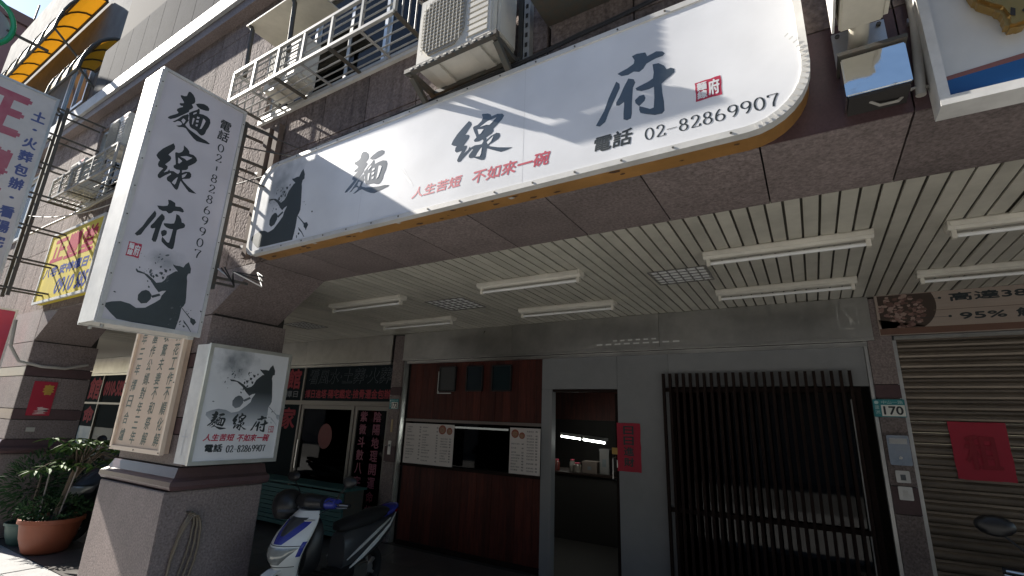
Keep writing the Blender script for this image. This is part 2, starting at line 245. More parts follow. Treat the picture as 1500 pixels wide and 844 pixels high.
# ---------------------------------------------------------------- lettering
def front(y): return lambda u, v, l: (u, y-l, v)          # a face that looks to the street
def side(x): return lambda u, v, l: (x+l, u, v)           # a face that looks along the street to the right
def polys_part(name, polys, fn, m, parent, l0=0.0007, step=0.00004):
    b = MB()
    for i, p in enumerate(polys): b.face([fn(u, v, l0+i*step) for u, v in p])
    return b.build(name, m, parent, fix=False)
GLY = {"mian":[[[[0.244,0.987],[0.281,1.0],[0.335,0.972],[0.382,0.914],[0.4,0.845],[0.39,0.793],[0.349,0.742],[0.372,0.722],[0.389,0.689],[0.368,0.646],[0.331,0.593],[0.332,0.55],[0.277,0.471],[0.216,0.388],[0.17,0.327],[0.125,0.27],[0.049,0.201],[0.009,0.199],[0.0,0.221],[0.034,0.271],[0.096,0.338],[0.145,0.394],[0.154,0.426],[0.119,0.448],[0.119,0.487],[0.161,0.543],[0.206,0.587],[0.205,0.61],[0.166,0.594],[0.136,0.614],[0.141,0.642],[0.197,0.673],[0.207,0.699],[0.176,0.737],[0.138,0.771],[0.116,0.805],[0.134,0.827],[0.187,0.837],[0.228,0.87],[0.236,0.946]],[[0.095,0.172],[0.135,0.223],[0.181,0.295],[0.243,0.405],[0.321,0.488],[0.346,0.481],[0.349,0.389],[0.368,0.371],[0.348,0.311],[0.324,0.238],[0.344,0.216],[0.415,0.177],[0.532,0.149],[0.652,0.12],[0.77,0.109],[0.852,0.08],[0.831,0.056],[0.704,0.023],[0.595,0.0],[0.524,0.028],[0.432,0.091],[0.346,0.165],[0.293,0.159],[0.224,0.121],[0.17,0.123],[0.203,0.147],[0.256,0.188],[0.263,0.231],[0.22,0.252],[0.178,0.236],[0.135,0.182]],[[0.419,0.798],[0.474,0.848],[0.565,0.893],[0.641,0.891],[0.688,0.85],[0.685,0.794],[0.624,0.763],[0.529,0.739],[0.46,0.755]],[[0.336,0.528],[0.393,0.603],[0.472,0.693],[0.489,0.733],[0.516,0.72],[0.526,0.627],[0.596,0.651],[0.679,0.653],[0.745,0.622],[0.768,0.546],[0.756,0.438],[0.725,0.34],[0.716,0.256],[0.687,0.195],[0.651,0.168],[0.607,0.182],[0.551,0.218],[0.501,0.227],[0.452,0.228],[0.408,0.25],[0.377,0.328],[0.366,0.419]]],[[[0.258,0.348],[0.286,0.347],[0.309,0.329],[0.301,0.273],[0.281,0.232],[0.265,0.26],[0.237,0.282]],[[0.415,0.573],[0.468,0.631],[0.472,0.597],[0.418,0.534]],[[0.428,0.467],[0.461,0.467],[0.455,0.376],[0.451,0.315],[0.435,0.315],[0.426,0.397]],[[0.495,0.538],[0.542,0.551],[0.542,0.508],[0.497,0.49]],[[0.496,0.45],[0.542,0.468],[0.543,0.42],[0.498,0.402]],[[0.507,0.358],[0.545,0.371],[0.539,0.319],[0.506,0.319]],[[0.614,0.562],[0.649,0.553],[0.671,0.527],[0.655,0.438],[0.628,0.322],[0.593,0.292],[0.607,0.389],[0.611,0.491]]]],"xian":[[[[0.237,0.946],[0.273,0.899],[0.282,0.838],[0.239,0.749],[0.197,0.661],[0.246,0.641],[0.262,0.602],[0.25,0.55],[0.184,0.433],[0.233,0.412],[0.235,0.367],[0.212,0.3],[0.192,0.254],[0.254,0.312],[0.275,0.369],[0.298,0.316],[0.303,0.291],[0.23,0.209],[0.157,0.105],[0.119,0.11],[0.103,0.156],[0.124,0.229],[0.168,0.333],[0.131,0.333],[0.089,0.329],[0.063,0.371],[0.066,0.436],[0.081,0.471],[0.03,0.508],[0.0,0.547],[0.021,0.622],[0.078,0.736],[0.159,0.846]],[[0.42,1.0],[0.498,0.966],[0.544,0.923],[0.557,0.873],[0.636,0.885],[0.7,0.851],[0.727,0.797],[0.7,0.726],[0.635,0.644],[0.59,0.593],[0.593,0.537],[0.569,0.497],[0.485,0.449],[0.398,0.421],[0.341,0.439],[0.328,0.479],[0.362,0.524],[0.349,0.583],[0.325,0.664],[0.302,0.764],[0.324,0.785],[0.369,0.791],[0.42,0.847],[0.435,0.912]],[[0.454,0.445],[0.5,0.453],[0.503,0.398],[0.562,0.455],[0.636,0.483],[0.677,0.455],[0.686,0.393],[0.664,0.341],[0.593,0.301],[0.55,0.281],[0.539,0.257],[0.576,0.228],[0.658,0.173],[0.756,0.124],[0.854,0.078],[0.785,0.059],[0.706,0.055],[0.64,0.109],[0.572,0.17],[0.516,0.218],[0.509,0.141],[0.505,0.047],[0.491,0.0],[0.452,0.004],[0.397,0.052],[0.341,0.107],[0.295,0.113],[0.269,0.146],[0.271,0.193],[0.31,0.257],[0.327,0.284],[0.291,0.312],[0.293,0.341],[0.349,0.363],[0.413,0.345],[0.445,0.342],[0.464,0.398]]],[[[0.374,0.689],[0.46,0.649],[0.421,0.573],[0.395,0.569]],[[0.405,0.725],[0.509,0.795],[0.626,0.812],[0.569,0.735],[0.537,0.699],[0.492,0.723]],[[0.513,0.347],[0.558,0.397],[0.598,0.435],[0.57,0.337],[0.53,0.29]],[[0.432,0.252],[0.451,0.271],[0.441,0.136],[0.427,0.09],[0.37,0.112],[0.389,0.167]]]],"fu":[[[[0.515,0.989],[0.581,1.0],[0.692,0.974],[0.706,0.933],[0.713,0.906],[0.768,0.916],[0.831,0.931],[0.906,0.898],[0.937,0.857],[0.91,0.828],[0.826,0.827],[0.764,0.815],[0.7,0.795],[0.659,0.737],[0.603,0.708],[0.532,0.742],[0.458,0.72],[0.369,0.736],[0.312,0.791],[0.346,0.803],[0.445,0.824],[0.536,0.863],[0.546,0.916]],[[0.293,0.679],[0.338,0.629],[0.34,0.563],[0.27,0.421],[0.184,0.248],[0.132,0.118],[0.056,0.073],[0.0,0.102],[0.031,0.151],[0.118,0.289],[0.188,0.469]],[[0.457,0.664],[0.528,0.626],[0.547,0.568],[0.516,0.506],[0.505,0.409],[0.493,0.269],[0.488,0.127],[0.474,0.06],[0.423,0.049],[0.376,0.078],[0.378,0.164],[0.389,0.269],[0.391,0.332],[0.325,0.3],[0.284,0.314],[0.286,0.36],[0.336,0.434],[0.388,0.545]],[[0.777,0.755],[0.853,0.742],[0.918,0.678],[0.945,0.613],[0.997,0.615],[1.04,0.584],[1.037,0.531],[0.991,0.496],[0.93,0.466],[0.876,0.425],[0.88,0.29],[0.893,0.163],[0.894,0.033],[0.864,0.0],[0.775,0.009],[0.672,0.056],[0.597,0.099],[0.583,0.148],[0.588,0.2],[0.645,0.165],[0.72,0.115],[0.765,0.12],[0.778,0.256],[0.781,0.416],[0.716,0.404],[0.623,0.412],[0.562,0.443],[0.547,0.482],[0.611,0.498],[0.705,0.517],[0.775,0.544],[0.787,0.631]],[[0.534,0.308],[0.59,0.351],[0.652,0.347],[0.669,0.296],[0.656,0.256],[0.609,0.219],[0.585,0.201],[0.54,0.261]]],[]],"figure":[[[[1.092,1.0],[1.154,0.909],[1.16,0.841],[1.122,0.826],[1.114,0.778],[1.136,0.715],[1.157,0.596],[1.18,0.478],[1.188,0.397],[1.166,0.346],[1.138,0.32],[1.14,0.265],[1.14,0.17],[1.127,0.079],[1.112,0.001],[0.78,0.006],[0.43,0.008],[0.205,0.017],[0.106,0.078],[0.0,0.155],[0.0,0.197],[0.073,0.227],[0.199,0.255],[0.336,0.242],[0.438,0.203],[0.511,0.215],[0.571,0.228],[0.633,0.274],[0.696,0.319],[0.766,0.379],[0.776,0.434],[0.829,0.514],[0.771,0.501],[0.717,0.471],[0.639,0.529],[0.555,0.606],[0.433,0.675],[0.327,0.677],[0.301,0.704],[0.373,0.702],[0.483,0.681],[0.586,0.633],[0.647,0.594],[0.727,0.618],[0.766,0.66],[0.798,0.728],[0.868,0.787],[0.909,0.819],[0.944,0.824],[0.857,0.883],[0.838,0.908],[0.889,0.9],[0.96,0.908],[1.021,0.901],[1.044,0.954]],[[0.57,0.46],[0.619,0.417],[0.623,0.358],[0.578,0.293],[0.495,0.272],[0.432,0.312],[0.42,0.381],[0.46,0.44],[0.517,0.467]],[[0.611,0.402],[0.733,0.456],[0.76,0.431],[0.643,0.376]],[[1.124,0.328],[1.143,0.327],[1.337,0.195],[1.329,0.181]],[[1.326,0.197],[1.404,0.192],[1.442,0.151],[1.404,0.098],[1.339,0.141]],[[1.211,0.157],[1.244,0.135],[1.321,0.075],[1.393,0.001],[1.382,0.0],[1.304,0.07],[1.233,0.114]],[[1.229,0.084],[1.266,0.07],[1.257,0.044],[1.223,0.062]],[[0.536,0.534],[0.566,0.519],[0.559,0.499],[0.536,0.509]],[[0.084,0.369],[0.11,0.354],[0.084,0.349],[0.059,0.36]],[[0.714,0.812],[0.771,0.805],[0.77,0.768],[0.738,0.767]],[[0.666,0.759],[0.716,0.756],[0.709,0.718],[0.675,0.723]],[[0.593,0.699],[0.626,0.717],[0.66,0.684],[0.625,0.675]],[[0.706,0.699],[0.748,0.703],[0.748,0.664],[0.724,0.661]],[[0.796,0.83],[0.827,0.836],[0.825,0.806],[0.805,0.804]],[[1.461,0.332],[1.493,0.333],[1.504,0.312],[1.478,0.311]],[[0.565,0.663],[0.574,0.695],[0.6,0.672],[0.59,0.644]]],[]]}
def glyph(key, u0, u1, v0, v1, fn, m, hole_m, parent, l0=0.0007, name='character'):
    g = GLY[key]; W = max(p[0] for grp in g for q in grp for p in q)
    if key == 'figure': W = 1.16
    T = lambda q: [(u0+p[0]/W*(u1-u0), v0+p[1]*(v1-v0)) for p in q]
    o = polys_part(name, [T(q) for q in g[0]], fn, m, parent, l0)
    if g[1]: polys_part('counter', [T(q) for q in g[1]], fn, hole_m, o, l0+0.0012)
    return o
TXC = {}
def text_polys(s):
    if s in TXC: return TXC[s]
    c = bpy.data.curves.new('t', 'FONT'); c.body = s; c.size = 1; c.resolution_u = 3
    o = bpy.data.objects.new('t', c); COL.objects.link(o)
    me = bpy.data.meshes.new_from_object(o.evaluated_get(bpy.context.evaluated_depsgraph_get()))
    vs = [tuple(v.co[:2]) for v in me.vertices]; fs = [tuple(p.vertices) for p in me.polygons]
    bpy.data.objects.remove(o); bpy.data.curves.remove(c); bpy.data.meshes.remove(me)
    xs = [v[0] for v in vs]; ys = [v[1] for v in vs]
    TXC[s] = (vs, fs, min(xs), max(xs), min(ys), max(ys)); return TXC[s]
def text(s, u0, u1, v0, v1, fn, m, parent, bold=0.0, shear=0.0, l0=0.0007, name='lettering', b=None):
    """fit one line into the box u0..u1, v0..v1"""
    vs, fs, x0, x1, y0, y1 = text_polys(s)
    own = b is None; b = b or MB()
    su = (u1-u0)/(x1-x0); sv = (v1-v0)/(y1-y0)
    offs = [(0, 0)] if not bold else [(0, 0), (-bold, 0), (bold, 0), (0, bold), (0, -bold)]
    for i, (du, dv) in enumerate(offs):
        k = len(b.v)
        b.v += [fn(u0+(x-x0)*su+du+shear*((y-y0)*sv-(v1-v0)/2), v0+(y-y0)*sv+dv+0.12*shear*(x-x0)*su*0, l0+i*0.00006) for x, y in vs]
        b.f += [tuple(k+j for j in f) for f in fs]
    if own: return b.build(name, m, parent, fix=False)
def column(s, uc, v_top, pitch, w_, h_, fn, m, parent, bold=0.0, shear=0.0, l0=0.0007, name='character'):
    for i, ch in enumerate(s):
        if ch == ' ': continue
        v1 = v_top-i*pitch
        if ch in '·-': text(ch, uc-w_*0.15, uc+w_*0.15, v1-h_*0.55, v1-h_*0.42, fn, m, parent, bold, 0, l0, name=name)
        elif ch in '一': text(ch, uc-w_/2, uc+w_/2, v1-h_*0.6, v1-h_*0.45, fn, m, parent, bold, 0, l0, name=name)
        else: text(ch, uc-w_/2, uc+w_/2, v1-h_, v1, fn, m, parent, bold, shear, l0, name=name)
def el(cx_, cy_, rx, ry, a0, a1, n=14): return [(cx_+rx*math.cos(R(a0+(a1-a0)*i/n)), cy_+ry*math.sin(R(a0+(a1-a0)*i/n))) for i in range(n+1)]
DIG = {'0': [el(.32, .5, .24, .46, 0, 360, 24)], '8': [el(.32, .74, .18, .21, 0, 360, 20), el(.32, .27, .22, .24, 0, 360, 20)],
       '6': [el(.32, .28, .23, .25, 0, 360, 20), el(.50, .30, .41, .66, 178, 112, 12)], '9': [el(.32, .70, .23, .25, 0, 360, 20), el(.14, .68, .41, .66, -2, -68, 12)],
       '2': [[(.12, .72), (.14, .80)]+el(.32, .74, .20, .22, 160, -20, 12)+[(.40, .45), (.22, .22), (.09, .06)], [(.09, .06), (.55, .06)], [(.55, .06), (.59, .24)]],
       '7': [[(.08, .93), (.57, .93)], [(.08, .95), (.09, .78)], [(.57, .93), (.42, .62), (.33, .32), (.31, .04)]], '-': [[(.02, .45), (.62, .45)]]}
def digits(s, u0, u1, v0, v1, fn, m, parent, vertical=False, l0=0.0007, wt=1.0):
    b = MB(); n = len(s); lay = l0
    for i, ch in enumerate(s):
        if ch not in DIG: continue
        for st in DIG[ch]:
            P = []
            for x, y in st:
                if vertical:
                    h = (v1-v0)/n
                    if ch == '-': x, y = 0.33, 0.2+x*0.9
                    P.append((u0+x/0.65*(u1-u0), v1-(i+1)*h+h*0.12+y*h*0.78))
                else: cw = (u1-u0)/n; P.append((u0+i*cw+x/0.66*cw*0.95, v0+y*(v1-v0)))
            sz = (v1-v0)/n*0.78 if vertical else (v1-v0)
            L, Rr = [], []
            for j, p in enumerate(P):
                a = P[max(j-1, 0)]; c = P[min(j+1, len(P)-1)]; dx, dy = c[0]-a[0], c[1]-a[1]; ln = math.hypot(dx, dy) or 1
                hw = sz*(0.022+0.042*abs(dy/ln))*wt; L.append((p[0]-dy/ln*hw, p[1]+dx/ln*hw)); Rr.append((p[0]+dy/ln*hw, p[1]-dx/ln*hw))
            for j in range(len(P)-1): b.face([fn(*L[j], lay), fn(*Rr[j], lay), fn(*Rr[j+1], lay), fn(*L[j+1], lay)])
            lay = l0+((lay-l0)/0.00008+1)%4*0.00008
    return b.build('lettering', m, parent, fix=False)
def rrect(x0, x1, z0, z1, rs, n=8):
    """rounded rectangle, radii (bl, br, tr, tl)"""
    p = []
    for (cx_, cz, a0), r in zip(((x0, z0, 180), (x1, z0, 270), (x1, z1, 0), (x0, z1, 90)), rs):
        ox = cx_+r if cx_ == x0 else cx_-r; oz = cz+r if cz == z0 else cz-r
        p += [(ox+r*math.cos(R(a0+90*i/n)), oz+r*math.sin(R(a0+90*i/n))) for i in range(n+1)]
    return p
def ring(b, outer, inner, fn, d0, d1):
    """closed frame between two outlines of equal point count"""
    n = len(outer); k = len(b.v)
    for P, d in ((outer, d0), (inner, d0), (inner, d1), (outer, d1)): b.v += [tuple(fn(u, v, d)) for u, v in P]
    for a in range(4):
        c = (a+1) % 4
        for i in range(n): b.f.append((k+a*n+i, k+a*n+(i+1) % n, k+c*n+(i+1) % n, k+c*n+i))
    return b
def rect(x0, x1, z0, z1): return [(x0, z0), (x1, z0), (x1, z1), (x0, z1)]
# ================================================================ setting
YF, YI, YW, ZC = 2.20, 2.84, 5.46, 2.907      # facade, inner edge of soffit, shopfronts, ceiling
o = MB().box(-300, 300, -300, 2.02, -0.35, -0.15).build('street', ASPH); tag(o, kind='structure')
o = MB().box(-300, 300, 2.36, 60, -0.35, -0.012).build('arcade_floor', mat('floor_bed', (0.06, 0.055, 0.05), 0.8)); tag(o, kind='structure')
fl = o
# floor tiles of the arcade, each piece its own
for i in range(12):
    for j in range(6):
        x = -9.0+i*0.6; y = 2.365+j*0.6
        if y+0.6 > 5.5: continue
        piece('floor_tile', fl, x+0.003, x+0.597, y+0.003, y+0.597, -0.02, 0.0, FLOOR)
k = MB().box(-60, 60, 2.02, 2.36, -0.35, -0.004).build('kerb', CONC); tag(k, kind='structure')
for i in range(7): piece('kerb_stone', k, -12+i*1.2+0.004, -12+(i+1)*1.2-0.004, 2.015, 2.355, -0.14, 0.003, CONC, 0.012)
o = MB().box(-300, 300, -3.2, 2.015, -0.16, -0.146).build('pavement_apron', CONC); tag(o, kind='structure')
line = MB().box(-300, 300, 1.62, 1.74, -0.146, -0.142).build('road_line', mat('road_paint', (0.7, 0.7, 0.66), 0.7, noise=0.5, nscale=30)); tag(line, kind='structure')
# ---------------------------------------------------------------- the building
B = thing('apartment_building', (0, YF, 0), 'grey-brown granite clad building above a covered shop arcade', 'building')
wins = [(-4.30, -2.20, 4.42, 5.72), (-8.85, -6.75, 4.42, 5.72), (-13.4, -11.3, 4.42, 5.72), (-1.14, 0.60, 4.16, 5.72)]
wb = MB(); GRAN3 = mat('cladding_shade_tone', (0.10, 0.10, 0.105), .95, spec=.05, noise=.6, nscale=30, dirt=.3)  # cladding above the ledge: darker colour stands in for shade
def sub(r, ws):
    out = [r]
    for (a, b_, c, d) in ws:
        nx = []
        for (x0, x1, z0, z1) in out:
            if b_ <= x0 or a >= x1 or d <= z0 or c >= z1: nx.append((x0, x1, z0, z1)); continue
            if a > x0: nx.append((x0, a, z0, z1))
            if b_ < x1: nx.append((b_, x1, z0, z1))
            if c > z0: nx.append((max(a, x0), min(b_, x1), z0, c))
            if d < z1: nx.append((max(a, x0), min(b_, x1), d, z1))
        out = nx
    return [q for q in out if q[1]-q[0] > 0.02 and q[3]-q[2] > 0.02]
for q in sub((-30, 8, ZC+0.06, 6.45), wins)+[(-9.5, 8, 6.45, 14.0)]: wb.box(q[0], q[1], YF+0.045, YF+0.25, q[2], q[3])
wb.box(-9.5, 8, YF+0.7, 9, ZC+0.6, 13.9).box(-30, -9.51, YF+0.7, 9, ZC+0.6, 6.44)
wb.build('wall', MORTAR, B)
xs = [-0.073+0.545*k for k in range(-46, 6)]; zs = [ZC+0.004, 3.93, 4.86, 5.79, 6.72, 7.65]
for a, b_ in zip(xs[:-1], xs[1:]):
    if b_ < -16: continue
    Z5 = b_ > -9.4
    for c, d in zip(zs[:-1], zs[1:]):
        if (a > -0.1 and c < 3) or (c > 6 and not Z5): continue
        for q in sub((a+0.005, b_-0.005, c+0.005, d-0.005), wins):
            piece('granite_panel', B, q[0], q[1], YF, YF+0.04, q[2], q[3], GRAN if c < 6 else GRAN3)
# polished purple slab on the right
piece('polished_slab', B, -0.068, 0.472, YF-0.004, YF+0.04, ZC+0.004, 3.41, GRANP)
piece('polished_slab', B, 0.478, 2.9, YF-0.004, YF+0.04, ZC+0.004, 3.41, GRANP)
piece('granite_panel', B, -0.068, 0.472, YF, YF+0.04, 3.42, 3.92, GRAN); piece('granite_panel', B, 0.478, 1.0, YF, YF+0.04, 3.42, 3.92, GRAN)
# soffit panels of the arcade front beam
MB().box(-30, 6, YF+0.02, YI-0.02, ZC+0.03, ZC+0.5).build('soffit_backing', JOINT, B)
sx = [x for x in xs if x > -4.6 and x < 3]
sx = [-3.87]+[x for x in sx if x > -3.6]
for a, b_ in zip(sx[:-1], sx[1:]): piece('soffit_panel', B, a+0.004, b_-0.004, YF, YI, ZC, ZC+0.02, GRAN2)
for a in range(14): piece('soffit_panel', B, -5.7-a*0.545-0.537, -5.7-a*0.545, YF, YI, ZC, ZC+0.02, GRAN2)
# pillars with haunches
def pillar(xr, xl, detailed):
    P = MB().box(xl, xr-0.02, YF+0.02, 2.91, 0, ZC+0.3).build('pillar', JOINT, B)
    bands = [(1.22, 1.46, GRAN2), (1.47, 1.60, GRANP), (1.61, 2.03, GRAN2), (2.04, 2.16, GRANP), (2.17, 2.50, GRAN2)]
    for z0, z1, m in bands:
        piece('cladding_slab', P, xr-0.02, xr, YF, 2.93, z0, z1, m)
        piece('cladding_slab', P, xl, xr-0.021, YF-0.001, YF+0.02, z0, z1, m)
    piece('cladding_slab', P, xl, xr-0.001, YF-0.002, YF+0.02, 2.51, ZC+0.05, GRAN2)
    # plinth and moulding
    piece('plinth', P, xl-0.03, xr+0.015, YF-0.09, 2.94, 0.002, 1.03, GRAN2, 0.006)
    prof = [(0, 1.032), (0.055, 1.045), (0.075, 1.075), (0.07, 1.11), (0.03, 1.135), (0.02, 1.16), (0.0, 1.21)]
    rings = []
    for d, z in prof:
        rings.append([(xl-0.02-d, YF-0.08-d+0.06, z), (xr+d+0.005, YF-0.08-d+0.06, z), (xr+d+0.005, 2.935+d*0.3, z), (xl-0.02-d, 2.935+d*0.3, z)])
    MB().loft(rings).build('moulding', GRANP, P)
    # haunch: sloped slab from the pillar up to the beam
    hb = MB(); xa, za, xb, zb = xr-0.01, 2.515, xr+0.63, ZC+0.004
    hb.prism([(xa, za), (xb, zb), (xa, zb)], lambda u, v, d: (u, d, v), YF, YI-0.001)
    hb.build('haunch', GRAN2, P)
    if detailed:
        for t in (0.0, 1.0): MB().bar((xa+(xb-xa)*t+0.001, YF-0.002, za+(zb-za)*t), (xa+(xb-xa)*t+0.001, YI, za+(zb-za)*t), 0.012, 0.008).build('joint', JOINT, P)
    return P
P1 = pillar(-4.50, -5.66, True)
P2 = pillar(-9.05, -10.2, False)
pillar(-13.6, -14.75, False)
LEDGE = mat('ledge_metal', (0.40, 0.41, 0.42), .5, metal=.1, spec=.2, noise=.3, nscale=4, dirt=.3)
# ledge over the first floor, left
for a in range(-24, -5):
    piece('ledge_cover', B, a*0.9+0.9, a*0.9+1.796, YF-0.15, YF+0.04, 6.16, 6.37, LEDGE)
MB().box(-30, -3.6, YF-0.11, YF+0.02, 6.02, 6.155).build('ledge_soffit', GRAN2, B)
# windows of the upper floor
def window(q, parts, m_gl):
    x0, x1, z0, z1 = q; W = MB(); f = 0.05
    ring(W, rect(x0, x1, z0, z1), rect(x0+f, x1-f, z0+f, z1-f), lambda u, v, d: (u, d, v), YF+0.03, YF+0.12)
    wo = W.build('window', ALU, B); n = parts
    for i in range(n):
        a = x0+f+(x1-x0-2*f)*i/n; b_ = x0+f+(x1-x0-2*f)*(i+1)/n; y = YF+0.07+0.02*(i % 2)
        F = MB(); ring(F, rect(a, b_, z0+f, z1-f), rect(a+0.035, b_-0.035, z0+f+0.035, z1-f-0.035), lambda u, v, d: (u, d, v), y, y+0.02); F.build('sash', ALU, wo)
        MB().box(a+0.034, b_-0.034, y+0.007, y+0.012, z0+f+0.034, z1-f-0.034).build('pane', m_gl, wo)
    MB().box(x0-0.03, x1+0.03, YF-0.03, YF+0.1, z0-0.05, z0-0.002).build('sill', ALUW, wo)
    MB().box(x0, x1, YF+0.35, YF+0.4, z0, z1).build('curtain', mat('curtain', (0.16, 0.34, 0.34), 0.8, noise=0.3, stretch=(6, 1, 1)), wo)
    return wo
for q, n in zip(wins, (4, 4, 4, 3)): window(q, n, WINGL)
# ---------------------------------------------------------------- arcade ceiling, slat by slat
C = MB().box(-30, 6, YI, 9.2, ZC+0.02, ZC+0.1).build('arcade_ceiling', mat('groove', (0.10, 0.092, 0.075), 0.7)); tag(C, kind='structure')
p = 0.0893
for i in range(-128, 35):
    x = -0.105+i*p; dz = random.uniform(-.0025, .0025); so_ = piece('slat', C, x+0.008, x+p-0.006, YI+0.004, YW-0.03, ZC+0.002+dz, ZC+0.014+dz, SLAT)
    so_.rotation_euler = (random.uniform(-.0012, .0012), random.uniform(-.012, .012), random.uniform(-.0006, .0006))
    if i == 13: so_.rotation_euler = (0.004, -.10, .002); so_.location.z -= .004
MB().box(-30, -0.105-128*p, YI+0.01, YW-0.03, ZC+0.004, ZC+0.012).build('slat_field', mat('slat_far', (0.55, 0.515, 0.43), 0.5), C)
# back walls that close the arcade and the shops
o = MB().box(-30, -5.42, 9.0, 9.1, -0.1, ZC+0.1).box(-30, -29.9, YI, 9.1, -0.1, ZC+0.1).build('shop_back_wall', DARK); tag(o, kind='structure')
# ---------------------------------------------------------------- stainless shutter housings over the shopfronts
def header(x0, x1, label):
    H = thing('shutter_housing', (x0, YW, 2.45), label, 'shutter box', 'stainless shutter boxes')
    n = max(1, round((x1-x0)/1.9))
    for i in range(n): piece('cover_sheet', H, x0+(x1-x0)*i/n+0.002, x0+(x1-x0)*(i+1)/n-0.002, YW-0.10, YW-0.08, 2.53, ZC-0.002, STEEL)
    piece('housing_box', H, x0, x1, YW-0.079, YW+0.3, 2.535, ZC, JOINT)
    piece('bottom_lip', H, x0, x1, YW-0.105, YW-0.06, 2.50, 2.528, STEEL)
    piece('shutter_bar', H, x0+0.05, x1-0.05, YW-0.05, YW-0.01, 2.455, 2.495, STEEL)
    return H
H1 = header(-5.20, 0.55, 'long stained stainless shutter box above the wood front and lattice')
header(-9.6, -5.44, 'stainless shutter box above the fortune teller sliding doors')
header(-22, -13.0, 'stainless shutter box above the far shop at the arcade end')
for (a, c, s_) in ((-2.1, 2.63, 0.5), (-1.2, 2.60, 0.35)): pass
polys_part('sticker_residue', [rect(0.30, 0.306, 2.62, 2.84), rect(0.30, 0.46, 2.612, 2.618), rect(0.33, 0.48, 2.838, 2.846), rect(0.452, 0.458, 2.63, 2.80), [(0.34, 2.80), (0.35, 2.80), (0.44, 2.65), (0.425, 2.655)], [(0.39, 2.70), (0.41, 2.72), (0.405, 2.66), (0.38, 2.64)], [(0.36, 2.76), (0.39, 2.77), (0.37, 2.73)]], front(YW-0.10), mat('residue', (0.50, 0.49, 0.45), 0.6, noise=0.6, nscale=18), H1)
polys_part('sticker_residue', [rect(-2.10+i*0.11, -2.03+i*0.11, 2.575, 2.59) for i in range(9)]+[rect(-1.9+i*0.09, -1.85+i*0.09, 2.615, 2.63) for i in range(6)], front(YW-0.10), mat('residue2', (0.75, 0.75, 0.72), 0.6), H1)
# ---------------------------------------------------------------- dividing piers of the shopfronts
def pier(x0, x1, label):
    T = thing('pier', ((x0+x1)/2, YW, 0), label, 'pier', 'piers between the shopfronts')
    MB().box(x0+0.01, x1-0.01, YW-0.05, YW+0.4, 0, ZC).build('core', JOINT, T)
    z = 0.0
    for h, m in ((1.05, GRAN2), (0.22, GRANP), (0.72, GRAN2), (0.12, GRANP), (0.78, GRAN2)):
        piece('cladding_slab', T, x0, x1, YW-0.07, YW-0.03, z+0.003, z+h-0.003, m); z += h
    for x in (x0-0.03, x1+0.003): MB().box(x, x+0.027, YW-0.04, YW+0.05, 0, 2.5).build('shutter_track', ALU, T)
    return T
pier(0.50, 0.68, 'brown granite pier carrying the 170 plate beside the closed shutter')
pier(-5.42, -5.22, 'brown granite pier carrying the 172 plate between the two shops')
# ================================================================ noodle shop front
S = thing('wooden_partition', (-3.9, YW, 0), 'dark red wood plank shopfront with a serving hatch', 'shopfront')
x0, x1 = -5.10, -2.86; n = 19; pw = (x1-x0)/n
for i in range(n):
    dy = random.uniform(0, 0.006)
    piece('plank', S, x0+i*pw+0.0015, x0+(i+1)*pw-0.0015, YW+dy, YW+0.03+dy, 0.06, 1.02, WOOD)
    piece('plank', S, x0+i*pw+0.0015, x0+(i+1)*pw-0.0015, YW+dy, YW+0.03+dy, 1.665, 2.47, WOOD)
MB().box(x0, x1, YW+0.037, YW+0.06, 0, 1.02).box(x0, x1, YW+0.037, YW+0.06, 1.665, 2.5).build('backing_board', JOINT, S)
MB().box(x0, x1, YW-0.06, YW+0.35, 1.022, 1.055).build('counter', LATT, S)
MB().box(x0, x1, YW-0.02, YW+0.05, 1.625, 1.662).build('hatch_rail', mat('hatch_rail', (0.20, 0.17, 0.15), 0.35, metal=0.4), S)
MB().box(x0, x1, YW-0.01, YW+0.05, 0.0, 0.055).build('skirting', LATT, S)
MB().box(x0+0.01, x0+0.05, YW-0.006, YW+0.06, 1.056, 1.624).build('hatch_jamb', LATT, S)
MB().box(x0+0.03, x1-0.01, YW+0.045, YW+0.05, 1.056, 1.624).build('hatch_glass', DKGL, S)
# three framed pictures above the hatch
for i, (xc, wd, m, lb) in enumerate(((-4.38, .30, mat('pic_a', (0.05, 0.052, 0.05), 0.3), 'left dark square frame with a glinting pale edge above the serving hatch'), (-3.91, .28, mat('pic_b', (0.012, 0.02, 0.026), 0.25), 'middle dark square frame above the serving hatch'), (-3.47, .31, mat('pic_c', (0.012, 0.024, 0.028), 0.25), 'right dark square frame above the serving hatch'))):
    T = thing('picture_frame', (xc, YW, 2.2), lb, 'frame', 'square frames on the red wood')
    F = MB(); ring(F, rrect(xc-wd/2, xc+wd/2, 2.05, 2.40, (.02,)*4, 3), rrect(xc-wd/2+.02, xc+wd/2-.02, 2.07, 2.38, (.01,)*4, 3), lambda u, v, d: (u, d, v), YW-0.032, YW-0.004); F.build('frame', BLACK, T)
    MB().box(xc-wd/2+.02, xc+wd/2-.02, YW-0.02, YW-0.006, 2.07, 2.38).build('picture', m, T)
    if i == 0: MB().box(xc-wd/2-.012, xc-wd/2+.0, YW-0.03, YW-0.006, 2.03, 2.33).box(xc-wd/2-.012, xc+wd/2-.08, YW-0.03, YW-0.006, 2.018, 2.03).build('pale_edge', mat('pale_edge', (0.6, 0.6, 0.58), 0.4), T)
